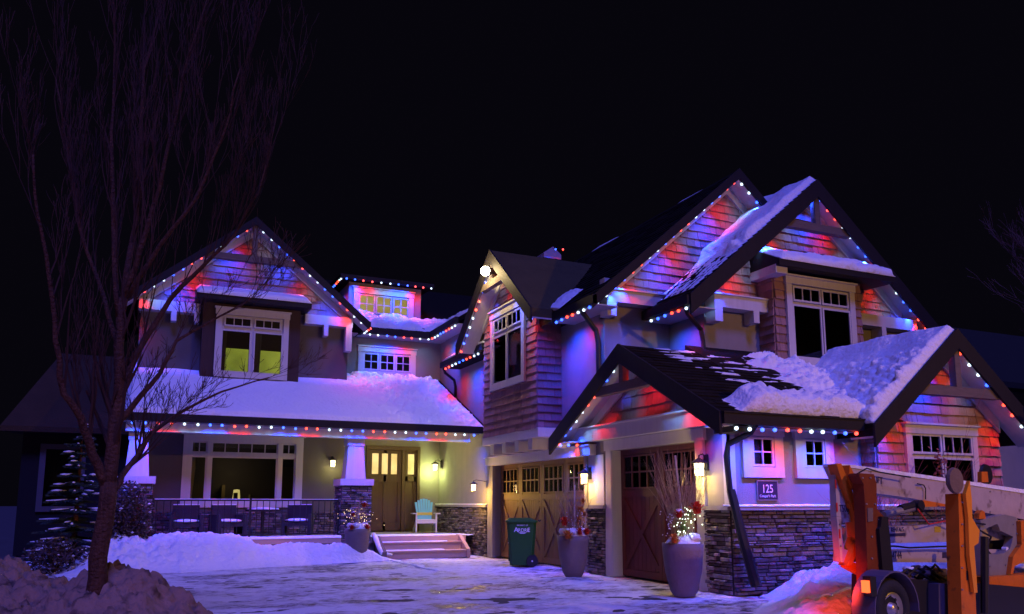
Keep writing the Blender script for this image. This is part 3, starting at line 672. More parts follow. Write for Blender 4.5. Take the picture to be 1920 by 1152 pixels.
# ---- downspouts
def spout(pts, r=.045): part('downspout', 'metal_dark', MB().tube(pts, r, 8))
spout([(8.02, 22.65, 5.5), (8.1, 22.7, 5.35), (8.5, 23.0, 5.2), (8.54, 23.0, 5.0), (8.54, 23.0, 4.6)])
spout([(8.05, 14.25, 5.5), (8.15, 14.3, 5.38), (8.48, 14.35, 5.05), (8.53, 14.35, 4.8), (8.53, 14.35, 3.4)], .055)
spout([(9.55, 12.7, 5.35), (9.7, 12.8, 5.2), (10.12, 12.95, 4.95), (10.17, 12.95, 4.7), (10.15, 12.9, 4.3), (9.95, 12.8, 4.28)], .05)
spout([(8.75, 9.88, 2.7), (8.72, 10.0, 2.55), (8.50, 10.28, 2.38), (8.47, 10.3, 2.2), (8.50, 10.28, 1.6)], .052)
part('downspout', 'metal_dark', MB().tube([(8.50, 10.26, 1.65), (8.56, 10.1, .9), (8.66, 9.95, .18)], [.07, .075, .085], 8))

# ---- roof courses that can be made out (G1 south slope, C west slope)
def courses(P0, U, V, lu, lv, step, t=.022):
    P0, U, V = Vector(P0), Vector(U).normalized(), Vector(V).normalized(); Nn = U.cross(V); Nn = Nn if Nn.z > 0 else -Nn; mb = MB(); v = 0
    while v < lv - .02:
        u = -random.uniform(0, .3)
        while u < lu:
            l = random.uniform(.2, .45); a, b_ = max(u, 0), min(u + l, lu); tt = t * random.uniform(.6, 1.3); vv = v + random.uniform(-.01, .01)
            if b_ - a > .03:
                q = [P0 + U * a + V * vv, P0 + U * b_ + V * vv, P0 + U * b_ + V * (v + step * 1.1), P0 + U * a + V * (v + step * 1.1)]
                mb.add([q[0] + Nn * tt, q[1] + Nn * tt, q[2] + Nn * .004, q[3] + Nn * .004, q[0], q[1]], [(0, 1, 2, 3), (4, 5, 1, 0), (0, 3, 4), (1, 5, 2)])
            u += l
        v += step
    mb.build('roof_tiles', M['roof'], house, kind='stuff')
zg = 4.42 - .55 * 2.85
courses((8.06, 9.9, zg), (1, 0, 0), (0, 1, .55), 4.0, 3.2, .16)
courses((9.6, 12.55, 8.5 - .845 * 3.5), (0, 1, 0), (1, 0, .845), 2.6, 4.5, .17)
courses((8.05, 13.7, 5.6), (0, 1, 0), (1, 0, .875), 7.0, 5.0, .2)
# raised cricket where G1's roof meets C's wall
slab('roof', [(9.75, 11.7, 3.86), (12.2, 11.7, 3.86), (12.2, 13.0, 4.60), (9.75, 13.0, 4.60)], t=.1)
# little far gable beyond the ridge
part('far_gable', mat('pale_far_gable', (.5, .4, .45), .8), MB().poly(FS(24), [(12.14, 9.9), (12.82, 9.9), (12.82, 10.07), (12.5, 10.33), (12.14, 10.07)], -.6, 0))

# ================================================================== STRINGS OF BULBS
TS, TW = (R(30), 0), (0, -R(30))
def gstring(label, F, c, zp, m, hw, dov, bh, phase=0, left=True, right=True, lo=0, ro=0, e=1.0, drop=.0):
    q = math.sqrt(1 + m * m); z = lambda u: zp - (bh - .03) * q - m * abs(u - c) - drop
    pts = []
    if left: pts += [F.p(c - hw + lo, z(c - hw + lo), dov - .06)]
    pts += [F.p(c, z(c) , dov - .06)]
    if right: pts += [F.p(c + hw - ro, z(c + hw - ro), dov - .06)]
    return light_string(label, pts, phase=phase, e=e, tilt=TS if F.un.y < -.5 else TW, spot=74)
gstring('bulbs up both rakes of the left wing gable, above the green lit window', A, 2.43, 9.5, .82, 3.32, .55, .19, 1)
light_string('long row of bulbs under the snowy porch roof', [(-.5, 20.55, 3.30), (8.35, 20.55, 3.30)], .285, 0, tilt=TS)
light_string('short row of bulbs running back beside the left wing, left of the three-part window', [(5.86, 23.0, 6.62), (5.86, 24.1, 6.62)], .25, 2, tilt=(0, 0))
light_string('row of bulbs under the gutter above the small three-part window', [(5.95, 24.05, 6.63), (8.0, 24.05, 6.63)], .27, 4, tilt=TS)
light_string('slanting row of bulbs under the gutter right of the three-part window', [(8.06, 24.0, 6.63), (8.06, 21.6, 6.63)], .26, 3, tilt=TW)
light_string('row of bulbs along the top of the lit dormer', [(5.35, 24.92, 8.58), (8.4, 24.92, 8.58)], .29, 0, tilt=TS)
light_string('row of small bulbs up the left side of the dormer roof', [(5.34, 26.4, 8.62), (5.34, 24.95, 8.6)], .25, 0, tilt=(0, 0))
gstring('bulbs round the narrow gable with the glaring floodlight', Dw, 17.75, 7.68, .86, 2.3, .5, .26, 0)
light_string('row of bulbs under the small snowy pent roof left of the tall shingled bay', [(8.02, 22.6, 5.45), (8.02, 19.6, 5.45)], .29, 2, tilt=TW)
light_string('row of bulbs under the gutter between the shingled bay and the rear gable', [(8.05, 15.45, 5.40), (8.05, 13.75, 5.40)], .25, 0, tilt=TW)
gstring('bulbs up the tallest gable, behind the snowy roof', B, 11.93, 9.0, .875, 3.88, .53, .20, 4, ro=2.2)
light_string('short row of bulbs under the gutter left of the front upper gable', [(9.56, 14.0, 5.27), (9.56, 12.6, 5.27)], .24, 5, tilt=TW)
gstring('bulbs round the upper gable with the dark bay window', C, 13.1, 8.5, .845, 3.5, .45, .26, 3)
gstring('bulbs round the low gable above the red garage door', W, 12.75, 4.42, .55, 2.85, .55, .26, 5)
light_string('short row of bulbs at the left foot of the low garage gable', [(8.12, 15.5, 2.68), (8.5, 14.95, 2.68)], .2, 0, tilt=TS)
light_string('row of bulbs above the two small square windows', [(8.2, 9.86, 2.60), (10.9, 9.86, 2.60)], .25, 4, tilt=TS)
gstring('bulbs round the low gable at the right, behind the boom lift', EW, 13.2, 4.55, .82, 2.2, .5, .25, 5)
light_string('two bulbs on the tiny far gable', [(12.2, 23.5, 10.05), (12.8, 23.5, 10.1)], .28, 1, tilt=TS)

# ================================================================== SNOW ON THE ROOFS
def sm(a, b_, x): t = max(0, min(1, (x - a) / (b_ - a))); return t * t * (3 - 2 * t)
def chunk(x, y, f, k=0):
    dd = noise.voronoi(Vector((x * f, y * f, k)))[0]; return min(1, (dd[1] - dd[0]) * 2.2)
def h1(u, v):
    n = fbm(u * 1.2, v * 1.2, 1); e = sm(0, .12, v - .02 - .05 * max(0, fbm(u * 2.2, 3.1))) * sm(0, .15, u) * sm(0, .2, 9.05 - u)
    rough = sm(5.6, 7, u + .6 * n) ; b = .12 + .02 * n
    return e * (b + rough * (.05 * fbm(u * 4, v * 4, 2) + .05 * chunk(u, v, 3.2) - .07 * chunk(u, v, 7, 2) * sm(-.1, .25, fbm(u * 2, v * 2, 8))) - .10 * sm(7.2, 8.6, u + .8 * v - .8) * sm(-.05, .2, fbm(u * 4, v * 4, 5)) - .06 * rough * sm(.15, .5, fbm(u * 1.7, v * 2.5, 12)))
snow_patch('roof_snow', 'thick snow blanket on the porch roof', (-.58, 20.42, 3.50), (1, 0, 0), (0, 4.1, 1.92), 9.12, 4.5, h1, 220, 90)
snow_patch('bay_snow', 'thin snow on the little roof over the green lit window', (.95, 22.52, 7.06), (1, 0, 0), (0, .95, .35), 3.05, .95, lambda u, v: .11 * sm(0, .1, u) * sm(0, .12, 3.05 - u) * sm(-.03, .08, v) + .01 * fbm(u * 3, v * 3), 60, 16)
snow_patch('bay_snow', 'snow cushion on the roof over the upper dark bay window', (11.55, 12.08, 6.39), (1, 0, 0), (0, .9, .47), 3.25, .9, lambda u, v: (.09 + .06 * fbm(u * 2.5, v * 3, 4) + .05 * sm(.8, 2.2, u)) * sm(0, .2, u) * sm(0, .1, 3.25 - u) * sm(-.03, .1, v) , 80, 20)
def h4(u, v):
    n = fbm(u * 1.5, v * 1.5, 5); up = sm(1.7, 2.6, v + .5 * n)
    st = sm(.05, .3, fbm(u * 9, v * 1.4, 6) + .1) * .03 * sm(.05, .5, v)
    return max(up * (.16 + .05 * n), st) * sm(0, .1, u - .02)
snow_patch('roof_snow', 'snow sliding down the left slope of the upper gable with the bay window', (9.62, 12.57, 5.56), (0, 1, 0), (1, 0, .845), 2.6, 4.62, h4, 70, 110)
def h5(u, v):
    n = fbm(u * 2, v * 2, 9); return max(0, (.10 + .1 * n) * sm(0, .15, v) + .03 * fbm(u * 7, v * 7, 2) - .02) * sm(0, .1, u)
snow_patch('roof_snow', 'lumpy snow in front of the lit dormer window', (5.75, 24.15, 6.88), (1, 0, 0), (0, 1, .6), 3.6, 1.35, h5, 90, 34)
snow_patch('roof_snow', 'lumpy snow in the valley right of the lit dormer', (8.14, 20.6, 6.89), (0, 1, 0), (1, 0, .5), 4.6, 2.0, lambda u, v: h5(u + 5, v) * sm(2.1, 1.2, v + .5 * fbm(u, v, 3)), 90, 44)
def h6(u, v):      # the front slope over the garage: a broken crust at the eave, thin drifts above, deep in the valley
    n = fbm(u * 1.1, v * 2, 13)
    eave = sm(.62 + .12 * n, .45, v + .3 * sm(1.6, 3.0, u) * .5) * (.30 + .12 * fbm(u * 3, 5.5) + .04 * chunk(u, v, 3.5)) * sm(.3, .8, u) * sm(0, .03, v)
    thin = sm(.12, .42, fbm(u * 1.3 - v, v * 9, 14) + .30 * sm(1.2, 2.9, v) - .2) * .03 * sm(.5, 1.2, u)
    valley = sm(3.0, 3.6, u + v * .15 + .4 * n) * (.14 + .13 * fbm(u * 3.5, v * 3.5, 3) + .05 * fbm(u * 11, v * 11, 3))
    return max(eave, thin, valley) * (0 if v < .36 and u > 3.0 else 1)
sq = math.sqrt(1 + .55 ** 2)
snow_patch('eave_snow', 'crust of snow along the gutter above the two small square windows', (8.1, 9.91, zg + .005), (1, 0, 0), (0, 1, .55), 4.2, 3.2, h6, 130, 110)
def h7(u, v):
    n = fbm(u * 1.6, v * 1.6, 21); return (.15 + .05 * n + (.10 * abs(fbm(u * 4.5, v * 4.5, 8)) + .07 * chunk(u, v, 4.2) + .02 * fbm(u * 11, v * 11, 3)) * sm(2.4, 1.5, v)) * sm(0, .06, u) * sm(-.1, .3, v)
snow_patch('roof_snow', 'deep trampled snow on the left slope of the low right gable', (11.03, 9.63, 4.55 - .82 * 2.17), (0, 1, 0), (1, 0, .82), 3.3, 2.82, h7, 90, 80)
snow_patch('roof_snow', 'thin snow on the pent roof left of the tall bay', (8.0, 19.45, 5.68), (0, 1, 0), (.55, 0, .34), 3.2, .62, lambda u, v: .05 + .03 * fbm(u * 3, v * 4, 2), 40, 10)
def ridge_snow(label, a, b_, r):
    pts = [Vector(a).lerp(Vector(b_), i / 14) for i in range(15)]
    MB().tube([p + Vector((.06, 0, .02 * fbm(i * .7, 1))) for i, p in enumerate(pts)], [r * (math.sin(math.pi * i / 14) ** .5 + .02) * (1 + .3 * fbm(i, 2)) for i in range(15)], 8).build('ridge_snow', M['snow'], None, True, kind='stuff', label=label, cat='snow')
ridge_snow('sliver of snow high on the tallest ridge', (11.98, 14.6, 8.98), (11.98, 16.6, 8.98), .09)
ridge_snow('sliver of snow far back on the tallest ridge', (11.98, 18.5, 8.98), (11.98, 20.8, 9.0), .10)
snow_patch('roof_snow', 'snow patch clinging to the right slope of the upper gable', (15.1, 12.6, 8.5 - .845 * 2.0), (0, 1, 0), (1, 0, -.845), 1.2, 1.4, lambda u, v: .09 * sm(0, .2, v) * sm(0, .2, 1.4 - v), 14, 24)
snow_patch('roof_snow', 'small snow heap beside the tall bay, under the olive roof', (8.05, 15.2, 5.68), (0, 1, 0), (.6, 0, .5), 1.0, .8, lambda u, v: .10 * sm(0, .3, u) * sm(0, .3, 1 - u) + .03 * fbm(u * 5, v * 5), 24, 20)
# snow on the level ledges
def ledge(label, x0, x1, y0, y1, z, t, n=40):
    snow_patch('ledge_snow', label, (x0, y0, z), (1, 0, 0), (0, 1, 0), x1 - x0, y1 - y0, lambda u, v: t * (1 + .4 * fbm(u * 3 + x0, v * 5, 5)) * sm(-.02, .05, v), n, 8)
ledge('snow along the porch edge under the black railing', .15, 4.68, 20.90, 21.3, .565, .045, 80)
ledge('thin snow line on the stone ledge below the house number', 8.46, 11.65, 10.23, 10.42, 1.402, .02, 70)
ledge('thin snow line on the ledge of the low right bay', 11.5, 14.95, 9.93, 10.1, 1.402, .02, 60)
snow_patch('ledge_snow', 'thin snow line on the porch side ledge behind the blue chair', (8.6, 20.36, 1.403), (-1, 0, 0), (0, 1, 0), .13, 4.2, lambda u, v: .02, 3, 30)
ledge('dusting of snow on the porch floor by the front door', 5.5, 8.5, 21.3, 22.4, .556, .012, 60)
ledge('snow on the lowest stair tread', 5.75, 7.4, 20.62, 20.85, .206, .018, 30)
ledge('snow on the middle stair tread', 5.75, 7.6, 20.95, 21.12, .416, .014, 30)
MB().tube([(5.6, 21.2, .62), (5.6, 20.95, .52), (5.6, 20.6, .3), (5.62, 20.4, .17), (5.9, 20.42, .12)], [.06, .07, .06, .06, .03], 8).build('cheek_snow', M['snow'], None, True, kind='stuff', label='snow draped down the left cheek of the stairs', cat='snow')

# ================================================================== SNOW BANKS
def b1(u, v):
    x, y = u - 1.6, v + 16.6; crest = .62 - .05 * x + .10 * fbm(x * .9, 2.2) + .16 * math.exp(-((x - 1.3) / 1.0) ** 2) - .10 * math.exp(-((x - 2.9) / .5) ** 2)
    foot = 18.1 + .33 * (x + .5) + .15 * fbm(x * 1.5, 1.1)
    h = crest * sm(foot, 20.2, y) * sm(6.2, 4.4, x + .2 * fbm(y, 2)) * sm(-1.7, -.4, x)
    rough = sm(1.3, -.3, x)
    return h + ((.05 + .05 * rough) * fbm(x * 3.2, y * 3.2, 4) + (.02 + .07 * rough) * chunk(x, y, 4.5) + .03 * fbm(x * 1.4, y * 1.4, 14) + .025 * chunk(x, y, 8, 5)) * sm(.02, .3, h) + .02 * fbm(x * 9, y * 9, 6, 3) * sm(.02, .2, h) - .012
snow_patch('snow_bank', 'long bluish snow bank piled against the porch', (-1.6, 16.6, 0), (1, 0, 0), (0, 1, 0), 8, 4.3, b1, 190, 110, cat='snow bank')
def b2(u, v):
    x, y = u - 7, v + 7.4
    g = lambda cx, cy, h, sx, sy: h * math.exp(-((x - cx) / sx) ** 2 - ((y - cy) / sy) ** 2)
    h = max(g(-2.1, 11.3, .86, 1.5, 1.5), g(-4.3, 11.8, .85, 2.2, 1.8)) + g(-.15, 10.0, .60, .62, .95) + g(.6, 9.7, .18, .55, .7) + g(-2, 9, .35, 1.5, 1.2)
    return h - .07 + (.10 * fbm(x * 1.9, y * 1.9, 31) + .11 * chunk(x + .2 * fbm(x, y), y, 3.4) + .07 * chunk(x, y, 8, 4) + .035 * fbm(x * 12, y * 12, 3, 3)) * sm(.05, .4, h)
snow_patch('snow_bank', 'brownish lumpy snow bank round the foot of the bare tree', (-7, 7.4, 0), (1, 0, 0), (0, 1, 0), 8.6, 6.8, b2, 240, 190, m='dimmed_snow', cat='snow bank')
def b3(u, v):
    x, y = u + 6.2, v + 6.2; sd_ = x - (6.95 + (y - 8.5) * 1.12) + .35 * fbm(x * .8, y * .8, 5)
    base = .36 * sm(0, 2.4, sd_) * sm(6.6, 7.6, y)
    ridge = base + .60 * math.exp(-((y - 9.5) / .7) ** 2) * sm(9.6, 11.2, x) * (1 - .55 * sm(11.8, 12.8, x)) + .18 * math.exp(-((x - 9.6) / .45) ** 2 - ((y - 9.8) / .4) ** 2)
    ridge *= sm(10.38, 10.1, y)
    return ridge - .02 + (.09 * fbm(x * 1.6, y * 1.6, 17) + .07 * chunk(x, y, 2.4) + .04 * chunk(x, y, 6, 3) + .02 * fbm(x * 9, y * 9, 4, 3)) * sm(.02, .3, ridge)
snow_patch('snow_bank', 'bluish snow bank between the stone wall and the boom lift', (6.2, 6.2, 0), (1, 0, 0), (0, 1, 0), 12.5, 4.2, b3, 300, 105, cat='snow bank')

# ================================================================== LAMPS ON THE HOUSE
def lantern(pos, label, glow, energy, col, S=1.0, away=(-1, 0, 0), dark_side=False):
    p = Vector(pos); t = root('wall_lantern', p, label, 'wall lantern', 'lanterns on the house walls'); a = Vector(away); s = Vector((a.y, -a.x, 0))
    wd = 8.58 - p.x if abs(a.x) > .5 else .16
    MB().box(Fr(p - a * wd, s, a), -.05 * S, .05 * S, -.02, .26 * S, 0, .03).build('back_plate', M['metal_dark'], t)
    MB().tube([p - a * (wd - .02) + Vector((0, 0, .2 * S)), p - a * .08 + Vector((0, 0, .27 * S)), p + Vector((0, 0, .24 * S)), p + Vector((0, 0, .17 * S))], .012 * S, 6).build('arm', M['metal_dark'], t)
    MB().lathe([(.02, .20), (.03, .19), (.15, .12), (.155, .105), (.03, .12)], p, 12, (Vector((S, 0, 0)), Vector((0, S, 0)), Vector((0, 0, S)))).build('lamp_cap', M['metal_dark'], t)
    MB().lathe([(.075, -.12), (.085, .10)], p, 8, (Vector((S, 0, 0)), Vector((0, S, 0)), Vector((0, 0, S)))).build('lamp_glass', glow, t)
    fr = MB()
    for k in range(8):
        an = 2 * math.pi * k / 8; fr.tube([p + Vector((math.cos(an) * .079 * S, math.sin(an) * .079 * S, -.12 * S)), p + Vector((math.cos(an) * .089 * S, math.sin(an) * .089 * S, .11 * S))], .006 * S, 4)
    fr.lathe([(.092, -.008), (.092, .008)], p, 12, (Vector((S, 0, 0)), Vector((0, S, 0)), Vector((0, 0, S)))).lathe([(.08, -.14), (.08, -.12)], p, 8, (Vector((S, 0, 0)), Vector((0, S, 0)), Vector((0, 0, S))))
    fr.build('lamp_cage', M['metal_dark'], t)
    ld = bpy.data.lights.new('lantern_light', 'POINT'); ld.energy = energy; ld.color = col; ld.shadow_soft_size = .05
    lo = bpy.data.objects.new('lantern_light', ld); lo.location = p + a * .13 * S + Vector((0, 0, -.17 * S)); fin(lo, t)
lantern(hit((8.36, 0, 0), (1, 0, 0), 816, 876), 'lantern glowing yellow green above the blue chair', LAMP_GLOW, 42, (.85, 1, .28), .85)
lantern(hit((8.15, 0, 0), (1, 0, 0), 888, 914), 'lantern glowing orange on the porch corner beside the wide garage door', LAMP_ORANGE, 75, (1, .55, .08), .75)
lantern((4.92, 23.34, 2.58), 'lantern half hidden behind the right porch pillar', LAMP_GLOW, 9, (1, .9, .3), .8, (0, -1, 0))
lantern(hit((8.42, 0, 0), (1, 0, 0), 1095, 897), 'lantern on the narrow wall between the two garage doors', LAMP_ORANGE, 24, (1, .60, .2), .9)
lantern(hit((8.42, 0, 0), (1, 0, 0), 1311, 880), 'lantern right of the red garage door, behind tall twigs', LAMP_GLOW, 30, (1, .68, .16), .95)
t = root('ceiling_light', (6.9, 22.3, 3.36), 'round frosted light under the porch ceiling', 'ceiling light')
MB().lathe([(.05, -.07), (.17, -.03), (.19, .04)], (6.9, 22.3, 3.37), 18).build('lamp_glass', LAMP_GLOW, t); MB().lathe([(.2, .04), (.2, .06)], (6.9, 22.3, 3.37), 18).build('rim', M['metal_dark'], t)
ld = bpy.data.lights.new('ceiling_light_lamp', 'POINT'); ld.energy = 70; ld.color = (1, .82, .22); ld.shadow_soft_size = .12; lo = bpy.data.objects.new('ceiling_light_lamp', ld); lo.location = (6.9, 22.3, 3.22); fin(lo, t)
fp = Dw.p(17.72, 7.12, .66)
t = root('floodlight', fp, 'glaring warm floodlight at the peak of the narrow gable', 'floodlight')
MB().ball(fp, .12, 12).build('lamp_glass', FLOOD, t, True); MB().box(Dw, 17.65, 17.8, 7.05, 7.2, .30, .58).build('lamp_housing', M['metal_dark'], t)
ld = bpy.data.lights.new('floodlight_lamp', 'POINT'); ld.energy = 110; ld.color = (1, .72, .32); ld.shadow_soft_size = .1; lo = bpy.data.objects.new('floodlight_lamp', ld); lo.location = fp + Vector((-.2, 0, -.02)); fin(lo, t)
# a dimmer street lamp behind the camera to the left: the brown light on the tree and the near bank
sp = Vector((-9, -7, 0))
t = root('street_lamp', sp, 'dim street lamp on the left verge behind the viewpoint', 'street lamp')
MB().tube([sp, sp + Vector((0, 0, 7.2))], [.11, .07], 10).build('pole', M['grey_metal'], t)
MB().lathe([(.05, .14), (.22, .08), (.24, 0)], sp + Vector((0, 0, 7.25)), 14).build('lamp_hood', M['grey_metal'], t)
ld = bpy.data.lights.new('street_lamp_light', 'POINT'); ld.energy = 1500; ld.color = (1, .42, .16); ld.shadow_soft_size = .2; lo = bpy.data.objects.new('street_lamp_light', ld); lo.location = sp + Vector((0, 0, 7.1)); fin(lo, t)
# street lamp behind the camera, the source of the amber light on the near snow, lift and roofs
sp = Vector((17, -9, 0))
t = root('street_lamp', sp, 'tall street lamp with a long arm across the road, amber light', 'street lamp')
MB().tube([sp, sp + Vector((0, 0, 7.6))], [.11, .07], 10).build('pole', M['grey_metal'], t); MB().tube([sp + Vector((0, 0, 7.5)), sp + Vector((-.6, .7, 7.9)), sp + Vector((-1.3, 1.5, 7.9))], .04, 6).build('arm', M['grey_metal'], t)
MB().lathe([(.05, .12), (.2, .08), (.24, 0)], sp + Vector((-1.3, 1.5, 7.8)), 14).build('lamp_hood', M['grey_metal'], t)
MB().lathe([(.2, -.03), (.22, -.002)], sp + Vector((-1.3, 1.5, 7.8)), 14).build('lamp_glass', LAMP_ORANGE, t)
ld = bpy.data.lights.new('street_lamp_light', 'SPOT'); ld.spot_size = R(58); ld.spot_blend = 1; ld.energy = E_STREET; ld.color = (1, .48, .07); ld.shadow_soft_size = .2; lo = bpy.data.objects.new('street_lamp_light', ld); lo.location = sp + Vector((-1.3, 1.5, 7.6)); lo.rotation_euler = (Vector((10.0, 9.0, 2.6)) - lo.location).to_track_quat('-Z', 'Y').to_euler(); fin(lo, t)

# ================================================================== PLANTERS
def planter(pos, S, label, kind):
    x, y = pos; t = root('planter', (x, y, 0), label, 'planter', 'clay planters by the doors'); rr = random.Random(int(x * 100))
    c = Vector((x, y, 0)); H = .82 * S
    MB().lathe([(.16 * S, 0), (.22 * S, .1 * S), (.285 * S, .38 * S), (.32 * S, .7 * S), (.325 * S, H), (.29 * S, H), (.27 * S, H - .08)], c, 32).build('pot', M['pot'], t, True)
    MB().lathe([(.29 * S, H - .06), (.27 * S, H + .01), (.2 * S, H + .09 * S), (.08 * S, H + .15 * S), (.01, H + .16 * S)], c, 24).build('snow_mound', M['snow'], t, True)
    for k in range(5):
        a = rr.uniform(0, 6.28); MB().ball(c + Vector((math.cos(a) * .2 * S, math.sin(a) * .2 * S, H + .08 * S)), .10 * S, 8, .75, .03).build('snow_clump', M['snow'], t, True)
    top = c + Vector((0, 0, H))
    nt_, ht = {'small': (26, .75), 'mid': (46, 1.05), 'big': (95, 1.45)}[kind]
    for k in range(nt_):
        a = rr.uniform(0, 6.28); lean = rr.uniform(.02, .42) * ht * .75; h = ht * rr.uniform(.55, 1.05); r0 = rr.uniform(.02, .17) * S
        p = top + Vector((math.cos(a) * r0, math.sin(a) * r0, 0)); pts = [p]
        for q in range(1, 6):
            f = q / 5; pts.append(p + Vector((math.cos(a) * lean * f ** 1.4, math.sin(a) * lean * f ** 1.4, h * f)) + Vector((rr.uniform(-.03, .03), rr.uniform(-.03, .03), 0)))
        mb = MB().tube(pts, [.006, .0055, .005, .004, .003, .002], 4)
        for q in range(3):
            b_ = pts[rr.randint(2, 4)]; mb.tube([b_, b_ + Vector((rr.uniform(-.09, .09), rr.uniform(-.09, .09), rr.uniform(.06, .17)))], [.003, .0015], 3)
        mb.build('twig', M['twig'], t)
    MB().tube([top + Vector((0, -.05, 0)), top + Vector((-.12 if kind == 'big' else .03, -.04, ht * .95))], [.022 * S, .016 * S], 7).build('birch_pole', mat('birch_bark', (.6, .5, .45), .7, streak=(10, 40, .6, 1.1)), t)
    def bloom(p, r, m, name='flower', snowy=False):
        mb = MB()
        for k in range(22):
            a = 2.4 * k; el = math.asin(min(1, k / 22 * 1.0)); d = Vector((math.cos(a) * math.cos(el), math.sin(a) * math.cos(el), math.sin(el)))
            s = d.cross(Vector((0, 0, 1))); s = s.normalized() if s.length > .01 else Vector((1, 0, 0)); u = d.cross(s)
            mb.add([p + d * r * .2 - s * r * .16, p + d * r * .2 + s * r * .16, p + d * r + s * r * .2 + u * r * .05, p + d * r * 1.1, p + d * r - s * r * .2], [(0, 1, 2, 3, 4)])
            mb.add([p - d * r * .1 - s * r * .16, p - d * r * .1 + s * r * .16, p - d * r * .55 + s * r * .22 - u * r * .2, p - d * r * .6 - s * r * .2 - u * r * .2], [(0, 1, 2, 3)])
        mb.ball(p, r * .5, 8); o = mb.build(name, m, t)
        if snowy: MB().ball(p + Vector((0, 0, r * .65)), r * .6, 8, .6).build('snow_cap', M['snow'], o, True)
        return o
    vx = Vector((.7, -.35, 0)); tw = Vector((-.4, -.92, 0))
    if kind == 'small':
        bloom(top + Vector((-.16, -.15, .35)), .085, M['red_flower'], snowy=True); bloom(top + Vector((.12, -.12, .58)), .11, M['red_flower'], snowy=True)
        bloom(top + Vector((-.2, -.22, .02)), .09, M['red_flower']); bloom(top + Vector((.19, -.2, .02)), .1, M['red_flower'])
    elif kind == 'mid':
        bloom(top + Vector((-.30, -.2, .26)), .12, M['red_flower']); bloom(top + Vector((-.25, -.24, .0)), .12, M['orange_leaf'], 'leaf_spray'); bloom(top + Vector((.0, -.28, .07)), .09, M['red_flower']); bloom(top + Vector((.2, -.2, .06)), .09, M['red_flower'])
        for k in range(9): bloom(top + Vector((rr.uniform(.0, .3), rr.uniform(-.2, .1), rr.uniform(.2, .7))), .07, M['orange_leaf'], 'leaf_spray')
    else:
        bloom(top + Vector((-.20, -.2, .44)), .10, M['red_flower'], snowy=True); bloom(top + Vector((.10, -.26, .52)), .135, M['red_flower'])
        for k in range(6): bloom(top + Vector((rr.uniform(-.12, .14), rr.uniform(-.2, -.02), rr.uniform(.15, .5))), .065, M['green_leaf'], 'leaf_spray')
        bloom(top + Vector((-.26, -.14, .06)), .1, M['orange_leaf'], 'leaf_spray')
    # berries / fairy lights
    mb = MB(); fb = MB()
    n = {'small': 46, 'mid': 30, 'big': 70}[kind]
    for k in range(n):
        if kind == 'big': p = top + Vector((rr.gauss(0, .10), rr.gauss(-.12, .08), rr.uniform(.05, .55)))
        else: p = top + Vector((rr.gauss(0, .24), rr.gauss(-.05, .12), rr.uniform(.08, .5)))
        fb.ball(p, .008 if kind != 'big' else .009, 4)
    if kind != 'mid': fb.build('fairy_lights', FAIRY if kind == 'big' else FAIRYW, t, kind='stuff')
    for k in range(50):
        p = top + Vector((rr.gauss(0 if kind != 'big' else -.2, .13), rr.gauss(-.08, .12), rr.uniform(.1, .5))); mb.ball(p, .012, 4)
    mb.build('berries', M['snow'], t, kind='stuff')
    if kind == 'big':
        ld = bpy.data.lights.new('fairy_light_lamp', 'POINT'); ld.energy = 1.6; ld.color = (.75, 1, .8); ld.shadow_soft_size = .15
        lo = bpy.data.objects.new('fairy_light_lamp', ld); lo.location = top + Vector((.0, -.16, .3)); fin(lo, t)
planter((4.95, 20.30), .98, 'clay planter with snow capped red blooms before the right porch pillar', 'small')
planter((7.82, 14.25), .98, 'clay planter with orange leaves and twigs between the two garage doors', 'mid')
planter((7.80, 10.62), 1.0, 'clay planter with tall twigs, fairy lights and a big red bloom', 'big')

# ================================================================== BLUE PORCH CHAIR
cx, cy = 7.82, 23.55
t = root('porch_chair', (cx, cy, .555), 'wooden lounge chair with blue slatted back and white arms on the porch', 'chair')
CF = Fr((cx, cy, .555), (math.cos(.2), -math.sin(.2), 0), (-math.sin(.2), -math.cos(.2), 0))
for k in range(7):
    s = (k - 3); u = s * .075; h = 1.02 - .012 * s * s
    MB().add([CF.p(u * .8 - .032, .36, -.22), CF.p(u * .8 + .032, .36, -.22), CF.p(u * 1.1 + .034, h, -.48), CF.p(u * 1.1 - .034, h, -.48), CF.p(u * .8 - .032, .36, -.25), CF.p(u * .8 + .032, .36, -.25), CF.p(u * 1.1 + .034, h, -.51), CF.p(u * 1.1 - .034, h, -.51)],
             [(0, 1, 2, 3), (7, 6, 5, 4), (0, 4, 5, 1), (1, 5, 6, 2), (2, 6, 7, 3), (3, 7, 4, 0)]).build('back_slat', M['chair_blue'], t)
MB().box(CF, -.24, .24, .52, .60, -.31, -.27).build('back_rail', M['chair_yellow'], t)
for k in range(5): MB().box(CF, -.27, .27, .37, .392, .2 - k * .1 - .04, .2 - k * .1 + .045).build('seat_slat', M['chair_white'], t)
for sgn in (-1, 1):
    MB().box(CF, sgn * .35 - .065, sgn * .35 + .065, .56, .585, -.38, .34).build('armrest', M['chair_white'], t)
    MB().box(CF, sgn * .30 - .022, sgn * .30 + .022, 0, .56, .2, .29).build('leg', M['chair_white'], t)
    MB().bar(Fr((cx, cy, .555) , CF.un, CF.ux), (.24, .37), (-.6, .05), .1, sgn * .29 - .02, sgn * .29 + .02).build('leg', M['chair_white'], t)
MB().box(CF, -.28, .28, .28, .37, .25, .275).build('front_apron', M['chair_white'], t)

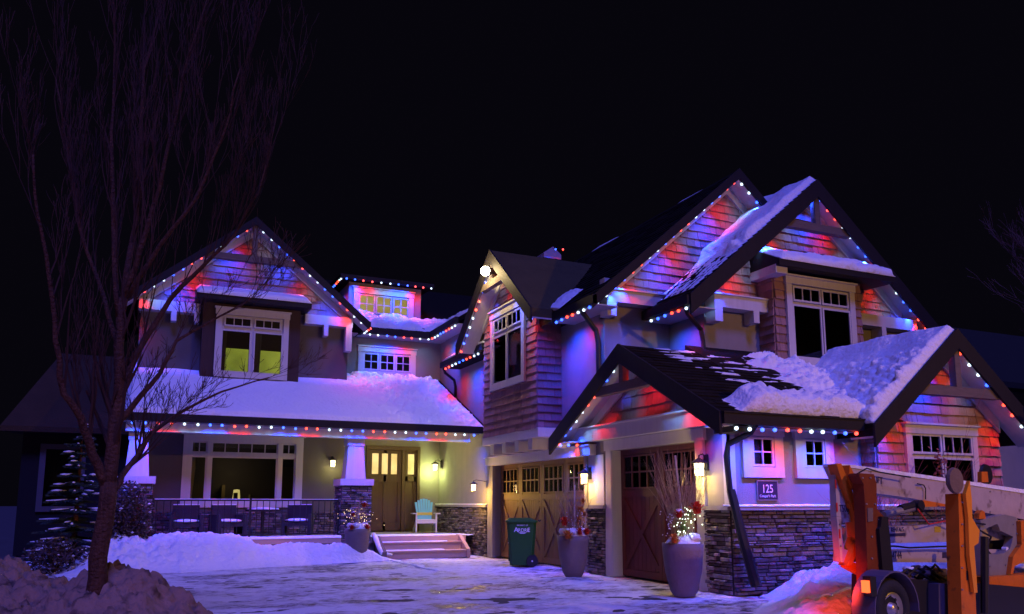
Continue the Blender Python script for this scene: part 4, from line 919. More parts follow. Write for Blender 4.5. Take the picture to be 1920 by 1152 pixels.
# ================================================================== GREEN WHEELED BIN
bx, by = 8.02, 17.1
t = root('wheeled_bin', (bx, by, 0), 'dark green wheeled bin with white lettering before the wide garage door', 'bin')
ang = R(24); BF = Fr((bx, by, 0), (math.cos(ang), -math.sin(ang), 0), (-math.sin(ang), -math.cos(ang), 0))
def frustum(F, w0, w1, d0, d1, z0, z1, sh=0):
    P = []
    for z, ww_, dd in ((z0, w0, d0), (z1, w1, d1)):
        off = sh if z == z1 else 0
        c_ = .06
        for a, b_ in ((-ww_ + c_, -dd), (ww_ - c_, -dd), (ww_, -dd + c_), (ww_, dd - c_), (ww_ - c_, dd), (-ww_ + c_, dd), (-ww_, dd - c_), (-ww_, -dd + c_)): P.append(F.p(a + off, z, b_))
    return MB().add(P, [list(range(8))[::-1], list(range(8, 16))] + [(i, (i + 1) % 8, 8 + (i + 1) % 8, 8 + i) for i in range(8)])
frustum(BF, .27, .34, .24, .30, .04, 1.0).build('body', M['bin'], t)
lid = frustum(BF, .37, .37, .33, .33, 1.0, 1.035); lid.v += []; lid.build('rim', M['bin'], t)
frustum(BF, .37, .25, .33, .20, 1.035, 1.10, -.04).build('lid', M['bin'], t)
MB().tube([BF.p(.40, 1.02, -.24), BF.p(.43, 1.05, -.24), BF.p(.43, 1.05, .24), BF.p(.40, 1.02, .24)], .016, 6).build('handle', M['black'], t)
for d in (.2, -.2): MB().lathe([(.13, -.03), (.135, 0), (.13, .03)], BF.p(.24, .135, d * 1.25), 18, (BF.ux, Vector((0, 0, 1)), BF.un)).build('wheel', M['rubber'], t)
MB().lathe([(.02, 0), (.02, .012)], BF.p(.24, .135, .283), 8, (BF.ux, Vector((0, 0, 1)), BF.un)).build('hub_cap', M['wink'], t)
MB().box(Fr(BF.o, BF.un, -BF.ux), -.1, .08, .12, .68, .262, .30).build('front_recess', M['black'], t)
MB().box(Fr(BF.o, BF.un, -BF.ux), -.09, .07, .52, .54, .30, .312).build('grab_bar', M['wink'], t)
def text(s, F, u, z, d, size, m, par, sx=1, align='CENTER', tilt=0):
    c = bpy.data.curves.new('lettering', 'FONT'); c.body = s; c.size = size; c.align_x = align; c.extrude = .0015; c.materials.append(M[m])
    o = bpy.data.objects.new('lettering', c); p = F.p(u, z, d)
    mtx = Matrix((F.ux, F.uz, F.un)).transposed().to_4x4(); o.matrix_world = Matrix.Translation(p) @ mtx @ Matrix.Rotation(tilt, 4, 'Z') @ Matrix.Diagonal((sx, 1, 1, 1))
    mw = o.matrix_world.copy(); me = bpy.data.meshes.new_from_object(o); bpy.data.objects.remove(o); o = bpy.data.objects.new('lettering', me); o.matrix_world = mw
    COL.objects.link(o); o.parent = par
    if par.type == 'EMPTY': o.matrix_parent_inverse = Matrix.LocRotScale(par.location, par.rotation_euler, None).inverted()
    return o
text('A', BF, -.125, .79, .292, .15, 'wink', t, 1.0); text('IRDRI', BF, .02, .79, .292, .115, 'wink', t, .92); text('E', BF, .165, .79, .292, .135, 'wink', t, .9)
text('PROPERTY OF', BF, .02, .925, .298, .042, 'wink', t, .95)
MB().poly(BF, [(-.08, .775), (.12, .775), (.06, .755), (-.02, .755)], .290, .293).build('emblem', M['wink'], t)

# ================================================================== HOUSE NUMBER PLAQUE
t = root('house_number_sign', (9.35, 10.37, 1.65), 'dark plaque reading 125 below the left small square window', 'plaque')
MB().box(S1, 9.14, 9.56, 1.50, 1.80, .004, .03).build('plate', M['sign'], t)
MB().box(S1, 9.13, 9.57, 1.80, 1.815, .004, .04).box(S1, 9.13, 9.57, 1.488, 1.5, .004, .04).box(S1, 9.13, 9.142, 1.5, 1.8, .004, .036).box(S1, 9.558, 9.57, 1.5, 1.8, .004, .036).build('frame', M['grey_metal'], t)
text('125', S1, 9.35, 1.615, .032, .19, 'wink', t, .85); text("Cooper's Park", S1, 9.35, 1.54, .032, .062, 'wink', t, .95)

# ================================================================== RAILING (part of the house) AND PORCH FURNITURE
rl = part('railing', 'metal_dark', MB().box(FS(21.05), .16, 4.66, 1.49, 1.53, -.02, .02), house)
part('lower_rail', 'metal_dark', MB().box(FS(21.05), .16, 4.66, .66, .69, -.015, .015), rl)
part('rail_snow', 'snow', MB().box(FS(21.05), .2, 4.62, 1.532, 1.545, -.015, .018), rl)
bmesh_bal = MB().box(FS(0), -.009, .009, .69, 1.49, -.009, .009).mesh('baluster', M['metal_dark'])
for k in range(29):
    o = bpy.data.objects.new('baluster', bmesh_bal); o.location = (.28 + k * .153, 21.05, 0); COL.objects.link(o); o.parent = rl
for x in (.2, 2.42, 4.62): part('rail_post', 'metal_dark', MB().box(FS(21.05), x - .025, x + .025, .55, 1.56, -.025, .025), rl)
def wicker_chair(x, y, label, rz=0):
    t = root('wicker_chair', (x, y, .55), label, 'chair', 'snowy porch chairs behind the railing'); F = FS(y); F.o = Vector((x, y, .55)); F.un = Vector((math.sin(rz), -math.cos(rz), 0)); F.ux = Vector((math.cos(rz), math.sin(rz), 0))
    MB().box(F, -.32, .32, .30, .40, -.30, .30).build('seat', M['wicker'], t)
    MB().box(F, -.32, .32, .40, .84, -.36, -.28).build('backrest', M['wicker'], t)
    for s in (-1, 1):
        MB().box(F, s * .34 - .04, s * .34 + .04, .05, .60, -.32, .30).build('armrest', M['wicker'], t)
        for d in (-.28, .26): MB().box(F, s * .32 - .03, s * .32 + .03, 0, .3, d - .03, d + .03).build('leg', M['wicker'], t)
    MB().ball(F.p(0, .44, .02), .33, 16, .16).build('seat_snow', M['snow'], t, True)
    MB().box(F, -.31, .31, .842, .865, -.36, -.28).build('back_snow', M['snow'], t)
wicker_chair(1.0, 22.1, 'snow covered dark wicker chair, leftmost behind the porch railing')
wicker_chair(2.0, 22.0, 'snow covered dark wicker chair, middle one behind the porch railing', .3)
wicker_chair(3.75, 22.0, 'snow covered dark wicker chair, rightmost behind the porch railing', -.3)
t = root('porch_table', (2.9, 22.4, .55), 'dark round table with snow on top behind the porch railing', 'table')
MB().lathe([(.45, .68), (.46, .72)], (2.9, 22.4, .55), 24).build('table_top', M['wicker'], t); MB().lathe([(.25, 0), (.04, .05), (.04, .68)], (2.9, 22.4, .55), 12).build('pedestal', M['wicker'], t)
MB().lathe([(.42, .722), (.40, .76), (.1, .78)], (2.9, 22.4, .55), 24).build('table_snow', M['snow'], t, True)

# ================================================================== BOOM LIFT ON ITS TRAILER
th = R(82); LX, LY = 7.275, 6.36
Dv = Vector((math.sin(th), math.cos(th), 0)); Nv = Vector((math.cos(th), -math.sin(th), 0))
LF = Fr((LX, LY, 0), Dv, Nv)
def lp(px, py, d):
    p = hit(LF.o + Nv * d, Nv, px, py) - LF.o; return (round(p.dot(Dv), 3), round(p.z, 3))
def zz(pts, d): return [lp(1360 + x * .2917, 820 + y * .2917, d) for x, y in pts]
lift = root('boom_lift', (LX, LY, 0), 'towable boom lift with folded cream booms and orange outriggers, parked by the snow bank', 'boom lift')
def lpart(name, m, pts, d0, d1, par=lift, **k): return MB().poly(LF, zz(pts, d1), d0, d1).build(name, M[m] if isinstance(m, str) else m, par, **k)
boom = lpart('upper_boom', 'cream', [(725, 172), (835, 183), (1300, 248), (1600, 292), (1930, 345), (2500, 425), (2500, 640), (1930, 530), (1790, 507), (1500, 455), (1210, 395), (965, 360), (800, 330)], -.72, -.50)
lpart('boom_frost', 'snow', [(725, 170), (835, 180), (1300, 245), (1600, 289), (2500, 422), (2500, 450), (1600, 312), (1300, 268), (835, 200), (725, 185)], -.70, -.49, boom)
lpart('middle_boom', 'cream', [(820, 585), (1050, 578), (1500, 556), (2300, 520), (2300, 640), (1500, 672), (1050, 682), (820, 692)], -.70, -.50)
lpart('lower_boom', 'cream', [(800, 730), (1500, 724), (2300, 716), (2300, 820), (1500, 806), (800, 803)], -.72, -.50)
plate = MB()
def ring(pts_out, pts_in, d0, d1, F=LF):
    o_, i_ = zz(pts_out, d1), zz(pts_in, d1); n = len(o_); m_ = MB()
    for k in range(n):
        a, b_, c_, e_ = o_[k], o_[(k + 1) % n], i_[(k + 1) % n], i_[k]
        m_.poly(F, [a, b_, c_, e_], d0, d1)
    return m_
lpart('end_plate', 'cream', [(704, 182), (740, 168), (800, 300), (815, 420), (835, 520), (715, 510), (712, 400)], -.52, -.44)
ring([(715, 512), (835, 520), (855, 640), (800, 818), (742, 800), (728, 650)], [(748, 550), (808, 545), (818, 640), (790, 728), (765, 720), (752, 640)], -.52, -.44).build('end_plate', M['cream'], lift)
lpart('orange_flange', 'orange', [(715, 175), (745, 168), (795, 290), (838, 410), (858, 510), (874, 640), (818, 822), (785, 826), (845, 645), (836, 520), (812, 430), (762, 320)], -.50, -.38)
for yy in (420, 300): lpart('cross_plate', 'orange', [(790, yy), (900, yy - 5), (905, yy + 35), (800, yy + 40)], -.60, -.40)
lpart('lower_arm', 'orange', [(790, 800), (850, 810), (980, 880), (960, 915), (860, 880), (780, 835)], -.5, -.42)
p1 = lpart('outrigger', mat('shaded_orange_paint', (.20, .035, .008), .55, bump=(20, .1), var=(6, .5, 1.3)), [(858, 245), (870, 232), (955, 238), (972, 300), (975, 460), (1020, 512), (1008, 582), (975, 605), (985, 760), (1000, 1160), (925, 1160), (912, 800), (900, 450), (888, 300)], -.34, -.20)  # orange outrigger, its shade put into the paint colour
lpart('outrigger_edge', 'padgrey', [(915, 455), (950, 455), (950, 540), (918, 545)], -.2, -.19, p1)
lpart('hinge_plate', 'orange', [(800, 180), (830, 240), (845, 320), (815, 330), (795, 250)], -.48, -.36)
lpart('outrigger_cylinder', 'black', [(1005, 510), (1045, 512), (1052, 580), (1085, 890), (1015, 890), (990, 590), (1000, 575)], -.30, -.16)
MB().tube([LF.p(*zz([(990, 500)], -.5)[0], -.45), LF.p(*zz([(1230, 440)], -.5)[0], -.45)], .045, 10).build('lift_cylinder', M['grey_metal'], lift)
MB().tube([LF.p(*zz([(1100, 462)], -.5)[0], -.45), LF.p(*zz([(1215, 432)], -.5)[0], -.45)], .05, 10).build('lift_cylinder', M['metal_dark'], lift)
MB().lathe([(.07, -.04), (.07, .05)], LF.p(*zz([(1222, 440)], -.45)[0], -.42), 14, (Dv, Vector((0, 0, 1)), Nv)).build('pivot', M['metal_dark'], lift)
lpart('boom_bracket', 'orange', [(1240, 430), (1280, 405), (1420, 432), (1440, 445), (1245, 448)], -.5, -.44)
MB().tube([LF.p(*zz([q], -.48)[0], -.47) for q in ((1230, 300), (1270, 308), (1282, 330), (1282, 400))], .008, 6).build('hose', M['black'], lift)
p2 = lpart('outrigger', 'orange', [(1497, 365), (1575, 360), (1580, 520), (1590, 690), (1600, 800), (1620, 1300), (1525, 1300), (1510, 800)], .15, .30)
lpart('outrigger_side', mat('bright_orange_paint', (.85, .30, .02), .45, bump=(20, .1)), [(1545, 365), (1572, 280), (1585, 400), (1588, 520), (1635, 600), (1628, 680), (1600, 700), (1622, 1000), (1600, 1000), (1570, 760), (1562, 520)], .31, .35, p2)
MB().lathe([(.135, -.02), (.15, 0), (.14, .03), (.03, .035)], LF.p(*zz([(1470, 280)], .3)[0], .3), 28, (Dv, Vector((0, 0, 1)), Nv)).build('foot_pad', M['padgrey'], lift)
MB().lathe([(.14, -.02), (.155, 0), (.14, .03)], LF.p(*zz([(1672, 240)], -.9)[0], -.9), 28, (Dv, Vector((0, 0, 1)), Nv)).build('foot_pad', M['black'], lift)
lpart('foot_stem', 'orange', [(1648, 222), (1685, 222), (1692, 290), (1648, 290)], -.86, -.80)
MB().tube([LF.p(*zz([(1640, 640)], 0)[0], .05), LF.p(*zz([(1640, 1130)], 0)[0], .05)], .045, 8).build('outrigger_cylinder', M['black'], lift)
rp = ring([(1640, 535), (1740, 508), (1800, 498), (1870, 515), (1895, 560), (1898, 660), (1858, 760), (1840, 850), (1830, 915), (1700, 905), (1650, 890), (1640, 720)],
     [(1650, 600), (1740, 560), (1750, 560), (1760, 580), (1765, 600), (1850, 640), (1845, 660), (1830, 720), (1790, 745), (1740, 755), (1700, 750), (1655, 740)], -.46, -.36)
rp.build('turntable_plate', M['grey_metal'], lift)
lpart('turntable_motor', 'black', [(1650, 555), (1760, 555), (1860, 640), (1840, 760), (1650, 760)], -.9, -.6)
MB().lathe([(.035, -.02), (.035, .04)], LF.p(*zz([(1803, 722)], -.4)[0], -.42), 14, (Dv, Vector((0, 0, 1)), Nv)).build('gauge', M['wink'], lift)
lpart('orange_frame', 'orange', [(1680, 900), (2300, 860), (2300, 1010), (1850, 990), (1690, 960)], -.46, -.25)
lpart('orange_frame', 'orange', [(1900, 540), (2000, 530), (2000, 760), (1860, 830), (1850, 880), (1835, 880), (1850, 770), (1905, 690)], -.42, -.3)
lpart('beacon', 'orange', [(1635, 490), (1650, 470), (1668, 480), (1675, 525), (1632, 525)], -.45, -.38)
rb = random.Random(3); bm_ = MB().lathe([(.011, 0), (.011, .012)], (0, 0, 0), 6, (Dv, Vector((0, 0, 1)), Nv)).mesh('bolt', M['grey_metal'])
for (q, d) in [((880, 262), -.2), ((930, 262), -.2), ((905, 430), -.2), ((960, 430), -.2), ((985, 530), -.2), ((940, 640), -.2), ((940, 780), -.2), ((1520, 420), .3), ((1520, 560), .3), ((1520, 700), .3), ((1520, 840), .3), ((1520, 980), .3), ((730, 230), -.44), ((745, 250), -.44), ((735, 340), -.44), ((735, 560), -.44), ((740, 700), -.44), ((1420, 300), -.5), ((1440, 400), -.5), ((1700, 350), -.5), ((1700, 480), -.5), ((1100, 600), -.5), ((1450, 580), -.5), ((1450, 655), -.5), ((1450, 745), -.5), ((1450, 790), -.5), ((1850, 560), -.36), ((1870, 620), -.36), ((1800, 820), -.36), ((1700, 830), -.36)]:
    o = bpy.data.objects.new('bolt', bm_); o.location = LF.p(*zz([q], d)[0], d); fin(o, lift)
for path, r, m_ in ((((860, 300), (880, 400), (870, 520), (900, 640), (880, 760)), .012, 'black'), (((1250, 450), (1320, 520), (1420, 500), (1520, 540), (1660, 560)), .011, 'black'), (((1240, 460), (1300, 560), (1430, 540), (1560, 600)), .009, 'redtape'), (((845, 240), (900, 200), (1010, 225), (1200, 258)), .009, 'black'), (((1000, 700), (1080, 700), (1200, 712), (1380, 704), (1500, 700)), .012, 'black'), (((1640, 600), (1700, 640), (1690, 720), (1750, 790)), .014, 'black')):
    MB().tube([LF.p(*zz([q], -.36)[0], -.37 + .03 * math.sin(i * 2)) for i, q in enumerate(path)], r, 6).build('hose', M[m_], lift)
lpart('warning_decal', mat('yellow_decal', (.5, .38, .03), .5), [(1345, 575), (1385, 573), (1385, 610), (1345, 612)], -.5, -.497)
lpart('warning_decal', 'ink', [(1395, 740), (1470, 738), (1470, 775), (1395, 777)], -.5, -.497)
lpart('grab_rail', 'grey_metal', [(1480, 455), (1490, 455), (1492, 560), (1482, 560)], -.46, -.44)
for a_, b_ in ((1545, 640), (1560, 860)): lpart('outrigger_slot', 'black', [(1548, b_), (1560, b_), (1562, b_ + 60), (1550, b_ + 60)], .30, .302, p2)
# chassis, tarp, wheel
lpart('chassis', 'black', [(1090, 900), (1370, 930), (1530, 930), (2300, 1000), (2300, 1300), (1090, 1300)], -.55, -.02)
lpart('battery_box', mat('bluegrey_box', (.07, .06, .085), .6), [(1372, 945), (1520, 935), (1530, 1300), (1375, 1300)], -.02, .10)
tb = MB()
for i in range(26):
    f = i / 25; q = zz([(1100 + 420 * f, 905 - 45 * math.sin(f * 3.1) + 18 * math.sin(f * 11))], -.25)[0]
    tb.ball(LF.p(q[0], q[1] - .02, -.25 + .06 * math.sin(i)), .10, 8, .55, .04)
tb.build('tarp', mat('crumpled_tarp', (.09, .06, .07), .6, bump=(12, 1)), lift, True)
for q in ((1180, 850), (1290, 850), (1420, 870), (1700, 1010), (1790, 1000)):
    MB().ball(LF.p(*zz([q], -.2)[0], -.2), .075, 8, .5, .03).build('snow_lump', M['snow'], lift, True)
for k in range(4):
    MB().tube([LF.p(*zz([q], -.1)[0], -.12) for q in ((1110 + 60 * k, 900), (1180 + 60 * k, 850 - 10 * k), (1270 + 50 * k, 880), (1330 + 50 * k, 920))], .014, 6).build('hose', M['black'], lift)
wc = Vector((LX, LY, .335)); ax = (Dv, Vector((0, 0, 1)), Nv)
wh = MB().lathe([(.17, -.10), (.29, -.10), (.315, -.06), (.318, .06), (.29, .10), (.19, .105), (.18, .06)], wc, 32, ax).build('wheel', M['rubber'], lift, True)
MB().lathe([(.185, .05), (.175, .09), (.12, .055), (.07, .06), (.06, .10), (.01, .11)], wc, 28, ax).build('rim', M['chrome'], wh, True)
for k in range(8):
    a = 2 * math.pi * k / 8; MB().lathe([(.018, .058), (.018, .068)], wc + Dv * math.cos(a) * .13 + Vector((0, 0, math.sin(a) * .13)), 8, ax).build('rim_hole', M['black'], wh)
fn = MB(); n = 14
for i in range(n):
    a0_, a1_ = math.pi * (1.08 * i / n - .04), math.pi * (1.08 * (i + 1) / n - .04); P = []
    for r in (.385, .40):
        for d in (-.13, .14):
            for a in (a0_, a1_): P.append(wc + Dv * math.cos(a) * r + Vector((0, 0, math.sin(a) * r)) + Nv * d)
    fn.add(P, [(0, 1, 3, 2), (4, 6, 7, 5), (0, 4, 5, 1), (2, 3, 7, 6), (0, 2, 6, 4), (1, 5, 7, 3)])
fn.build('mudguard', mat('mudguard_plastic', (.10, .085, .13), .5), lift)
tl = Vector(wc) - Dv * .47 + Nv * .10 + Vector((0, 0, .26))
t2 = MB().wb(-.022, .022, -.035, .035, -.06, .06); t2.v = [tuple(Vector(v) + tl) for v in t2.v]; tlo = t2.build('tail_lamp', TAIL, lift)
MB().add([tuple(Vector(v) * 1.0 + tl + Dv * .06) for v in MB().wb(-.03, .05, -.05, .05, -.1, .1).v], [(0, 1, 3, 2), (4, 6, 7, 5), (0, 4, 5, 1), (2, 3, 7, 6), (0, 2, 6, 4), (1, 5, 7, 3)]).build('lamp_bracket', M['black'], lift)
ld = bpy.data.lights.new('tail_light', 'SPOT'); ld.spot_size = R(130); ld.spot_blend = .8; ld.energy = 65; ld.color = (1, .05, .02); ld.shadow_soft_size = .04; lo = bpy.data.objects.new('tail_light', ld); lo.location = tl - Dv * .10 - Nv * .10; lo.rotation_euler = (Dv * .35 - Nv - Vector((0, 0, .25))).to_track_quat('-Z', 'Y').to_euler(); fin(lo, lift)
text('LIFT', LF, *zz([(962, 292)], -.48)[0], -.492, .12, 'ink', lift, .8, 'LEFT', -.1)
text('T500J', LF, *zz([(770, 480)], -.43)[0], -.436, .115, 'ink', lift, .66, 'CENTER')
text('RENTALS', LF, *zz([(1110, 607)], -.49)[0], -.496, .075, 'ink', lift, .85)
MB().box(LF, *(lambda q: (q[0] - .16, q[0] + .16, q[1] - .055, q[1] - .02))(zz([(1110, 607)], -.49)[0]), -.5, -.496).build('decal_bar', M['ink'], lift)
text('4744', LF, *zz([(1108, 782)], -.49)[0], -.496, .13, 'ink', lift, .75)
for q in ((712, 300), (720, 450), (738, 620)): MB().box(LF, *(lambda c: (c[0] - .012, c[0] + .012, c[1] - .05, c[1] + .05))(zz([q], -.43)[0]), -.438, -.432).build('reflector_tape', M['redtape'], lift)

# ================================================================== TREES AND SHRUBS
def branch(mb, p, d, L, r, depth, rr, up=.12, spread=.5, seg=4, minr=.0025, kids=(2, 4), gnarl=.12):
    pts = [p]; rs = [r]; dd = d.normalized()
    for i in range(seg):
        dd = (dd + Vector((rr.uniform(-gnarl, gnarl), rr.uniform(-gnarl, gnarl), rr.uniform(-gnarl, gnarl) + up * .5))).normalized()
        pts.append(pts[-1] + dd * L / seg); rs.append(max(r * (1 - .72 * (i + 1) / seg), minr))
    mb.tube(pts, rs, 5 if r > .012 else 3)
    if depth <= 0: return
    for k in range(rr.randint(*kids)):
        i = rr.randint(1, seg); base = pts[i]; a = rr.uniform(0, 6.28); s = dd.orthogonal().normalized(); s.rotate(Matrix.Rotation(a, 3, dd))
        nd = (dd + s * rr.uniform(.3, 1) * spread * 1.4 + Vector((0, 0, up))).normalized()
        branch(mb, base, nd, L * rr.uniform(.45, .75), max(rs[i] * .7, minr), depth - 1, rr, up, spread, seg, minr, kids, gnarl)
def tlimb(name, px, r0, r1, par, plane=9.56, dy=0, rr=None, kid=0, klen=.8, depth=2, up=.15, spread=.5):
    pts = []; n = len(px)
    for i, (x, y) in enumerate(px):
        p = hit((0, plane + dy * i / (n - 1), 0), (0, 1, 0), x, y); pts.append(p)
    fine = []
    for i in range(n - 1):
        for k in range(3): fine.append(pts[i].lerp(pts[i + 1], k / 3) + (Vector((rr.uniform(-.015, .015), rr.uniform(-.015, .015), 0)) if k else Vector((0, 0, 0))))
    fine.append(pts[-1]); N_ = len(fine); rs = [r0 + (r1 - r0) * (i / (N_ - 1)) ** .8 for i in range(N_)]
    o = MB().tube(fine, rs, 9 if r0 > .03 else 6).build(name, M['bark'] if r0 > .03 else M['twig_dark'], par, True)
    if kid:
        mb = MB()
        for k in range(kid):
            i = rr.randint(max(1, N_ // 5), N_ - 1); d = (fine[min(i + 1, N_ - 1)] - fine[i - 1]).normalized(); s = d.orthogonal().normalized(); s.rotate(Matrix.Rotation(rr.uniform(0, 6.28), 3, d))
            branch(mb, fine[i], d + s * rr.uniform(.3, .9) * spread * 1.5 + Vector((0, 0, up)), klen * rr.uniform(.6, 1.2), max(.004, rs[i] * .45), depth, rr, up, spread)
        mb.build('twigs', M['twig_dark'], o, kind='stuff')
    return o
rr = random.Random(5)
tree = root('bare_tree', (-.5, 9.56, 0), 'bare multi stemmed tree rising from the snow bank at the left', 'tree')
tlimb('trunk', [(170, 1230), (178, 1120), (190, 1010), (204, 905)], .105, .085, tree, rr=rr)
tlimb('limb', [(203, 915), (214, 820), (224, 735), (222, 650), (232, 560)], .08, .045, tree, rr=rr, kid=7, klen=.9, depth=3, up=.3)
tlimb('limb', [(200, 915), (172, 850), (152, 785), (120, 740), (104, 640), (92, 520), (70, 400), (62, 290)], .055, .010, tree, rr=rr, dy=-.8, kid=13, klen=1.0, depth=3, up=.35)
tlimb('limb', [(212, 920), (238, 880), (285, 812), (345, 770), (415, 735), (505, 708)], .04, .007, tree, rr=rr, dy=.7, kid=17, klen=.62, depth=3, up=.12, spread=.6)
tlimb('limb', [(222, 740), (258, 660), (320, 560), (380, 500), (440, 440), (485, 360), (520, 210)], .042, .007, tree, rr=rr, dy=.5, kid=18, klen=.95, depth=3, up=.35)
tlimb('limb', [(232, 560), (262, 470), (300, 350), (330, 220), (352, 110), (388, 0)], .036, .008, tree, rr=rr, dy=-.4, kid=15, klen=1.1, depth=3, up=.4)
tlimb('limb', [(224, 600), (214, 450), (210, 300), (214, 150), (212, -30)], .036, .009, tree, rr=rr, dy=.4, kid=14, klen=1.1, depth=3, up=.4)
tlimb('limb', [(226, 660), (196, 560), (150, 430), (130, 300), (105, 150)], .032, .008, tree, rr=rr, dy=.8, kid=14, klen=1.0, depth=3, up=.4)
tlimb('limb', [(240, 560), (300, 460), (370, 370), (420, 250), (450, 130)], .032, .007, tree, rr=rr, dy=-.9, kid=16, klen=1.0, depth=3, up=.4)
tlimb('limb', [(232, 560), (255, 420), (262, 280), (270, 130), (300, 20)], .04, .008, tree, rr=rr, dy=.9, kid=12, klen=1.0, depth=3, up=.4)
tlimb('limb', [(218, 800), (250, 760), (300, 700), (330, 640), (400, 600), (470, 560)], .04, .007, tree, rr=rr, dy=.3, kid=13, klen=.6, depth=3, up=.15, spread=.6)

def spruce(base, H, Rr, label, sd=1, rows=15, snowy=.5, group=None, name='spruce_tree'):
    rr = random.Random(sd); b_ = Vector(base); t = root(name, b_, label, 'spruce tree', group)
    MB().tube([b_, b_ + Vector((0, 0, H))], [.07, .01], 8).build('trunk', M['bark'], t)
    nd = MB(); sn = MB()
    for i in range(rows):
        z = H * (.08 + .9 * i / rows); rad = Rr * (1 - i / rows) ** .85 + .06; nb = int(7 + 9 * (1 - i / rows))
        for k in range(nb):
            a = rr.uniform(0, 6.28); l = rad * rr.uniform(.75, 1.1); d = Vector((math.cos(a), math.sin(a), 0)); q = Vector((-d.y, d.x, 0)); zz0 = z + rr.uniform(-.06, .06)
            nn = max(5, int(l / .055))
            nd.tube([b_ + Vector((0, 0, zz0)), b_ + d * l * .6 + Vector((0, 0, zz0 - .10 * l)), b_ + d * l + Vector((0, 0, zz0 - .08 * l))], [.012, .008, .003], 3)
            for j in range(nn):
                f = (j + 1) / nn; c = b_ + d * l * f + Vector((0, 0, zz0 - .16 * l * f + .08 * l * f * f)); w_ = .16 * (1.15 - f)
                for s in (-1, 1):
                    e = c + q * s * w_ + d * .07 + Vector((0, 0, rr.uniform(-.05, .01)))
                    nd.add([c - d * .02 + Vector((0, 0, .012)), c + d * .03 - Vector((0, 0, .015)), e], [(0, 1, 2)]); nd.add([c + Vector((0, 0, .02)), c - Vector((0, 0, .03)), e], [(0, 1, 2)])
            if rr.random() < snowy:
                f0 = rr.uniform(.3, .6); pts = [b_ + d * l * f + Vector((0, 0, zz0 - .16 * l * f + .08 * l * f * f + .025)) for f in (f0, (f0 + 1) / 2, 1)]
                sn.tube(pts, [.008, .028 * rr.uniform(.5, 1.2), .01], 5)
    nd.build('needles', M['needle'], t, kind='stuff'); sn.build('branch_snow', M['snow'], t, True, kind='stuff')
spruce((-1.35, 20.3, 0), 3.4, .85, 'small snow dusted spruce left of the porch', 3, snowy=.55)
spruce((14.9, 8.35, 0), 3.6, 1.5, 'snow laden spruce reaching in at the right edge behind the boom lift', 8, rows=12, snowy=.8)

def shrub(c, size, n, label, m='shrub', leaf=.045, sd=2):
    rr = random.Random(sd); c = Vector(c); t = root('shrub', c, label, 'shrub'); lf = MB(); st_ = MB(); sn = MB()
    for k in range(26):
        a = rr.uniform(0, 6.28); e = Vector((math.cos(a) * size[0] * rr.uniform(.2, .95), math.sin(a) * size[1] * rr.uniform(.2, .95), size[2] * rr.uniform(.5, 1))); st_.tube([c, c + e * .5 + Vector((0, 0, .1)), c + e], [.014, .009, .004], 4)
    for k in range(n):
        while True:
            p = Vector((rr.uniform(-1, 1), rr.uniform(-1, 1), rr.uniform(0, 1)))
            if p.x ** 2 + p.y ** 2 + (max(0, p.z - .45) / .55) ** 2 < 1.0 + .25 * fbm(p.x * 3, p.y * 3, p.z * 3 + sd) and fbm(p.x * 2.5 + sd, p.y * 2.5, p.z * 2.5) > -.25: break
        p = c + Vector((p.x * size[0], p.y * size[1], p.z * size[2])); a = Vector((rr.uniform(-1, 1), rr.uniform(-1, 1), rr.uniform(-.6, .6))).normalized() * leaf; b_ = a.orthogonal().normalized() * leaf * .5
        lf.add([p - a, p + b_, p + a, p - b_], [(0, 1, 2, 3)])
        if rr.random() < .035: sn.ball(p, leaf * rr.uniform(.5, 1.1), 5, .6)
    st_.build('stems', M['twig_dark'], t, kind='stuff'); lf.build('leaves', M[m], t, kind='stuff'); sn.build('leaf_snow', M['snow'], t, kind='stuff')
shrub((-.35, 20.45, 0), (.62, .4, 1.95), 3800, 'dark leafy shrub with flecks of snow smothering the left porch pillar', sd=2)
shrub((-1.6, 19.3, 0), (.6, .5, .75), 900, 'low dark shrub with snow clumps at the foot of the small spruce', sd=6)
def twig_shrub(c, h, n, label, sd=1, w_=.45, m='redtwig'):
    rr = random.Random(sd); t = root('twig_shrub', c, label, 'shrub'); mb = MB(); c = Vector(c); sn = MB()
    for k in range(n):
        a = rr.uniform(0, 6.28); r = rr.uniform(.1, 1) * w_; e = Vector((math.cos(a) * r, math.sin(a) * r * .6, h * rr.uniform(.55, 1)))
        branch(mb, c + Vector((e.x * .2, e.y * .2, 0)), e, e.length, .007, 2, rr, .1, .5, 4, .002, (2, 4), .08)
        if k % 3 == 0: sn.ball(c + e * rr.uniform(.5, .9), .016, 5)
    mb.build('twigs', M[m], t, kind='stuff'); sn.build('twig_snow', M['snow'], t, kind='stuff')
twig_shrub((10.95, 9.75, .15), 1.15, 30, 'red twigged bare shrub against the stone wall left of the boom lift', 4, .5)
twig_shrub((12.55, 9.6, .2), 1.5, 9, 'dry hydrangea shrub in front of the right window', 7, .4)
hy = MB(); rr = random.Random(9)
for k in range(90):
    p = Vector((12.45 + rr.gauss(0, .07), 9.55 + rr.gauss(0, .05), 2.05 + rr.gauss(0, .14))); a = Vector((rr.uniform(-1, 1), rr.uniform(-1, 1), rr.uniform(-1, 1))).normalized() * .035; b_ = a.orthogonal() * .6
    hy.add([p - a, p + b_, p + a, p - b_], [(0, 1, 2, 3)])
hy.build('dry_flower_head', M['redtwig'], None, label='rusty dried flower head standing before the right window', cat='dried flower', kind='stuff')
rr = random.Random(12); t = root('far_bare_tree', (21.6, 12.4, 0), 'faint bare tree at the upper right edge', 'tree'); mb = MB()
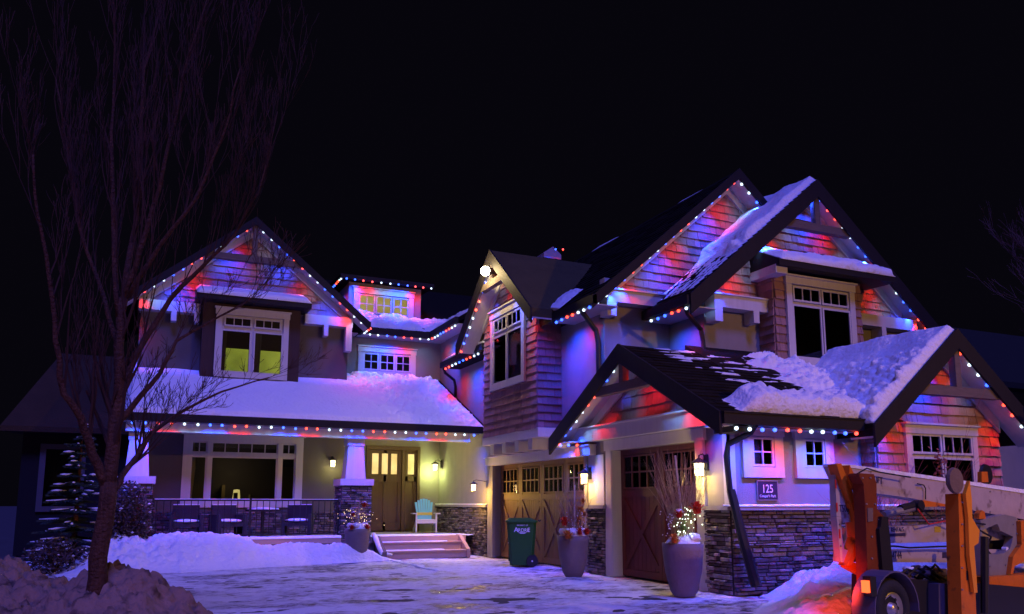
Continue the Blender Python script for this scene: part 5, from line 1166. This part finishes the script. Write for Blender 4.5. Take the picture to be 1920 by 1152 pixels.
mb.tube([(21.6, 12.4, 0), (21.6, 12.4, 5.2)], [.22, .14], 8); mb.build('trunk', M['bark'], t); mb = MB()
for k in range(11): branch(mb, Vector((21.9, 12.4, 4.6 + .30 * k)), Vector((rr.uniform(-1, .2), rr.uniform(-.6, .6), rr.uniform(.1, .7))), rr.uniform(1.3, 2.2), .04, 4, rr, .1, .5, 4, .004, (2, 4))
mb.build('twigs', mat('pale_twig', (.20, .10, .075), .8), t, kind='stuff')

# ================================================================== NEIGHBOURS
nb = root('neighbour_house', (-3.2, 28, 0), 'dark low neighbouring house with a snowy roof at the far left', 'house')
def npart(name, m, mb): return mb.build(name, M[m] if isinstance(m, str) else m, nb)
npart('wall', mat('dimmed_siding', (.012, .010, .010), .9), MB().wb(-3.2, -.55, 26.1, 32, 0, 3.5)); npart('roof', mat('dimmed_snow_roof', (.05, .03, .014), .9, bump=(20, 1), var=(2, .6, 1.4)), MB().add([(-3.7, 25.6, 3.55), (-.5, 25.6, 3.55), (-.5, 29, 6.2), (-2.7, 29, 6.2), (-3.7, 25.6, 3.4), (-.5, 25.6, 3.4), (-.5, 29, 3.4), (-2.7, 29, 3.4)], [(0, 1, 2, 3), (4, 7, 6, 5), (0, 4, 5, 1), (1, 5, 6, 2), (2, 6, 7, 3), (3, 7, 4, 0)]))  # lack of light out here is put into the wall and roof colours
nw = npart('window', mat('dim_trim', (.10, .09, .09), .8), MB().box(FS(26.1), -2.75, -2.6, 1.2, 3.1, .002, .06).box(FS(26.1), -1.75, -1.6, 1.2, 3.1, .002, .06).box(FS(26.1), -2.6, -1.75, 2.95, 3.1, .002, .06).box(FS(26.1), -2.6, -1.75, 1.2, 1.35, .002, .06)); MB().box(FS(26.1), -2.6, -1.75, 1.35, 2.95, .004, .02).build('pane', M['glass'], nw)
nb = root('neighbour_house', (24, 24, 0), 'dark neighbouring house with an olive roof at the far right', 'house')
npart('wall', 'stucco_dark', MB().wb(20.8, 40, 18, 30, 0, 5.4)); npart('roof', 'olive', MB().add([(19.9, 17.4, 5.5), (40, 17.4, 5.5), (40, 24, 9.3), (24.5, 24, 9.3), (19.9, 17.4, 5.3), (40, 17.4, 5.3), (40, 24, 5.3), (24.5, 24, 5.3)], [(0, 1, 2, 3), (4, 7, 6, 5), (0, 4, 5, 1), (1, 5, 6, 2), (2, 6, 7, 3), (3, 7, 4, 0)]))
place_pieces()
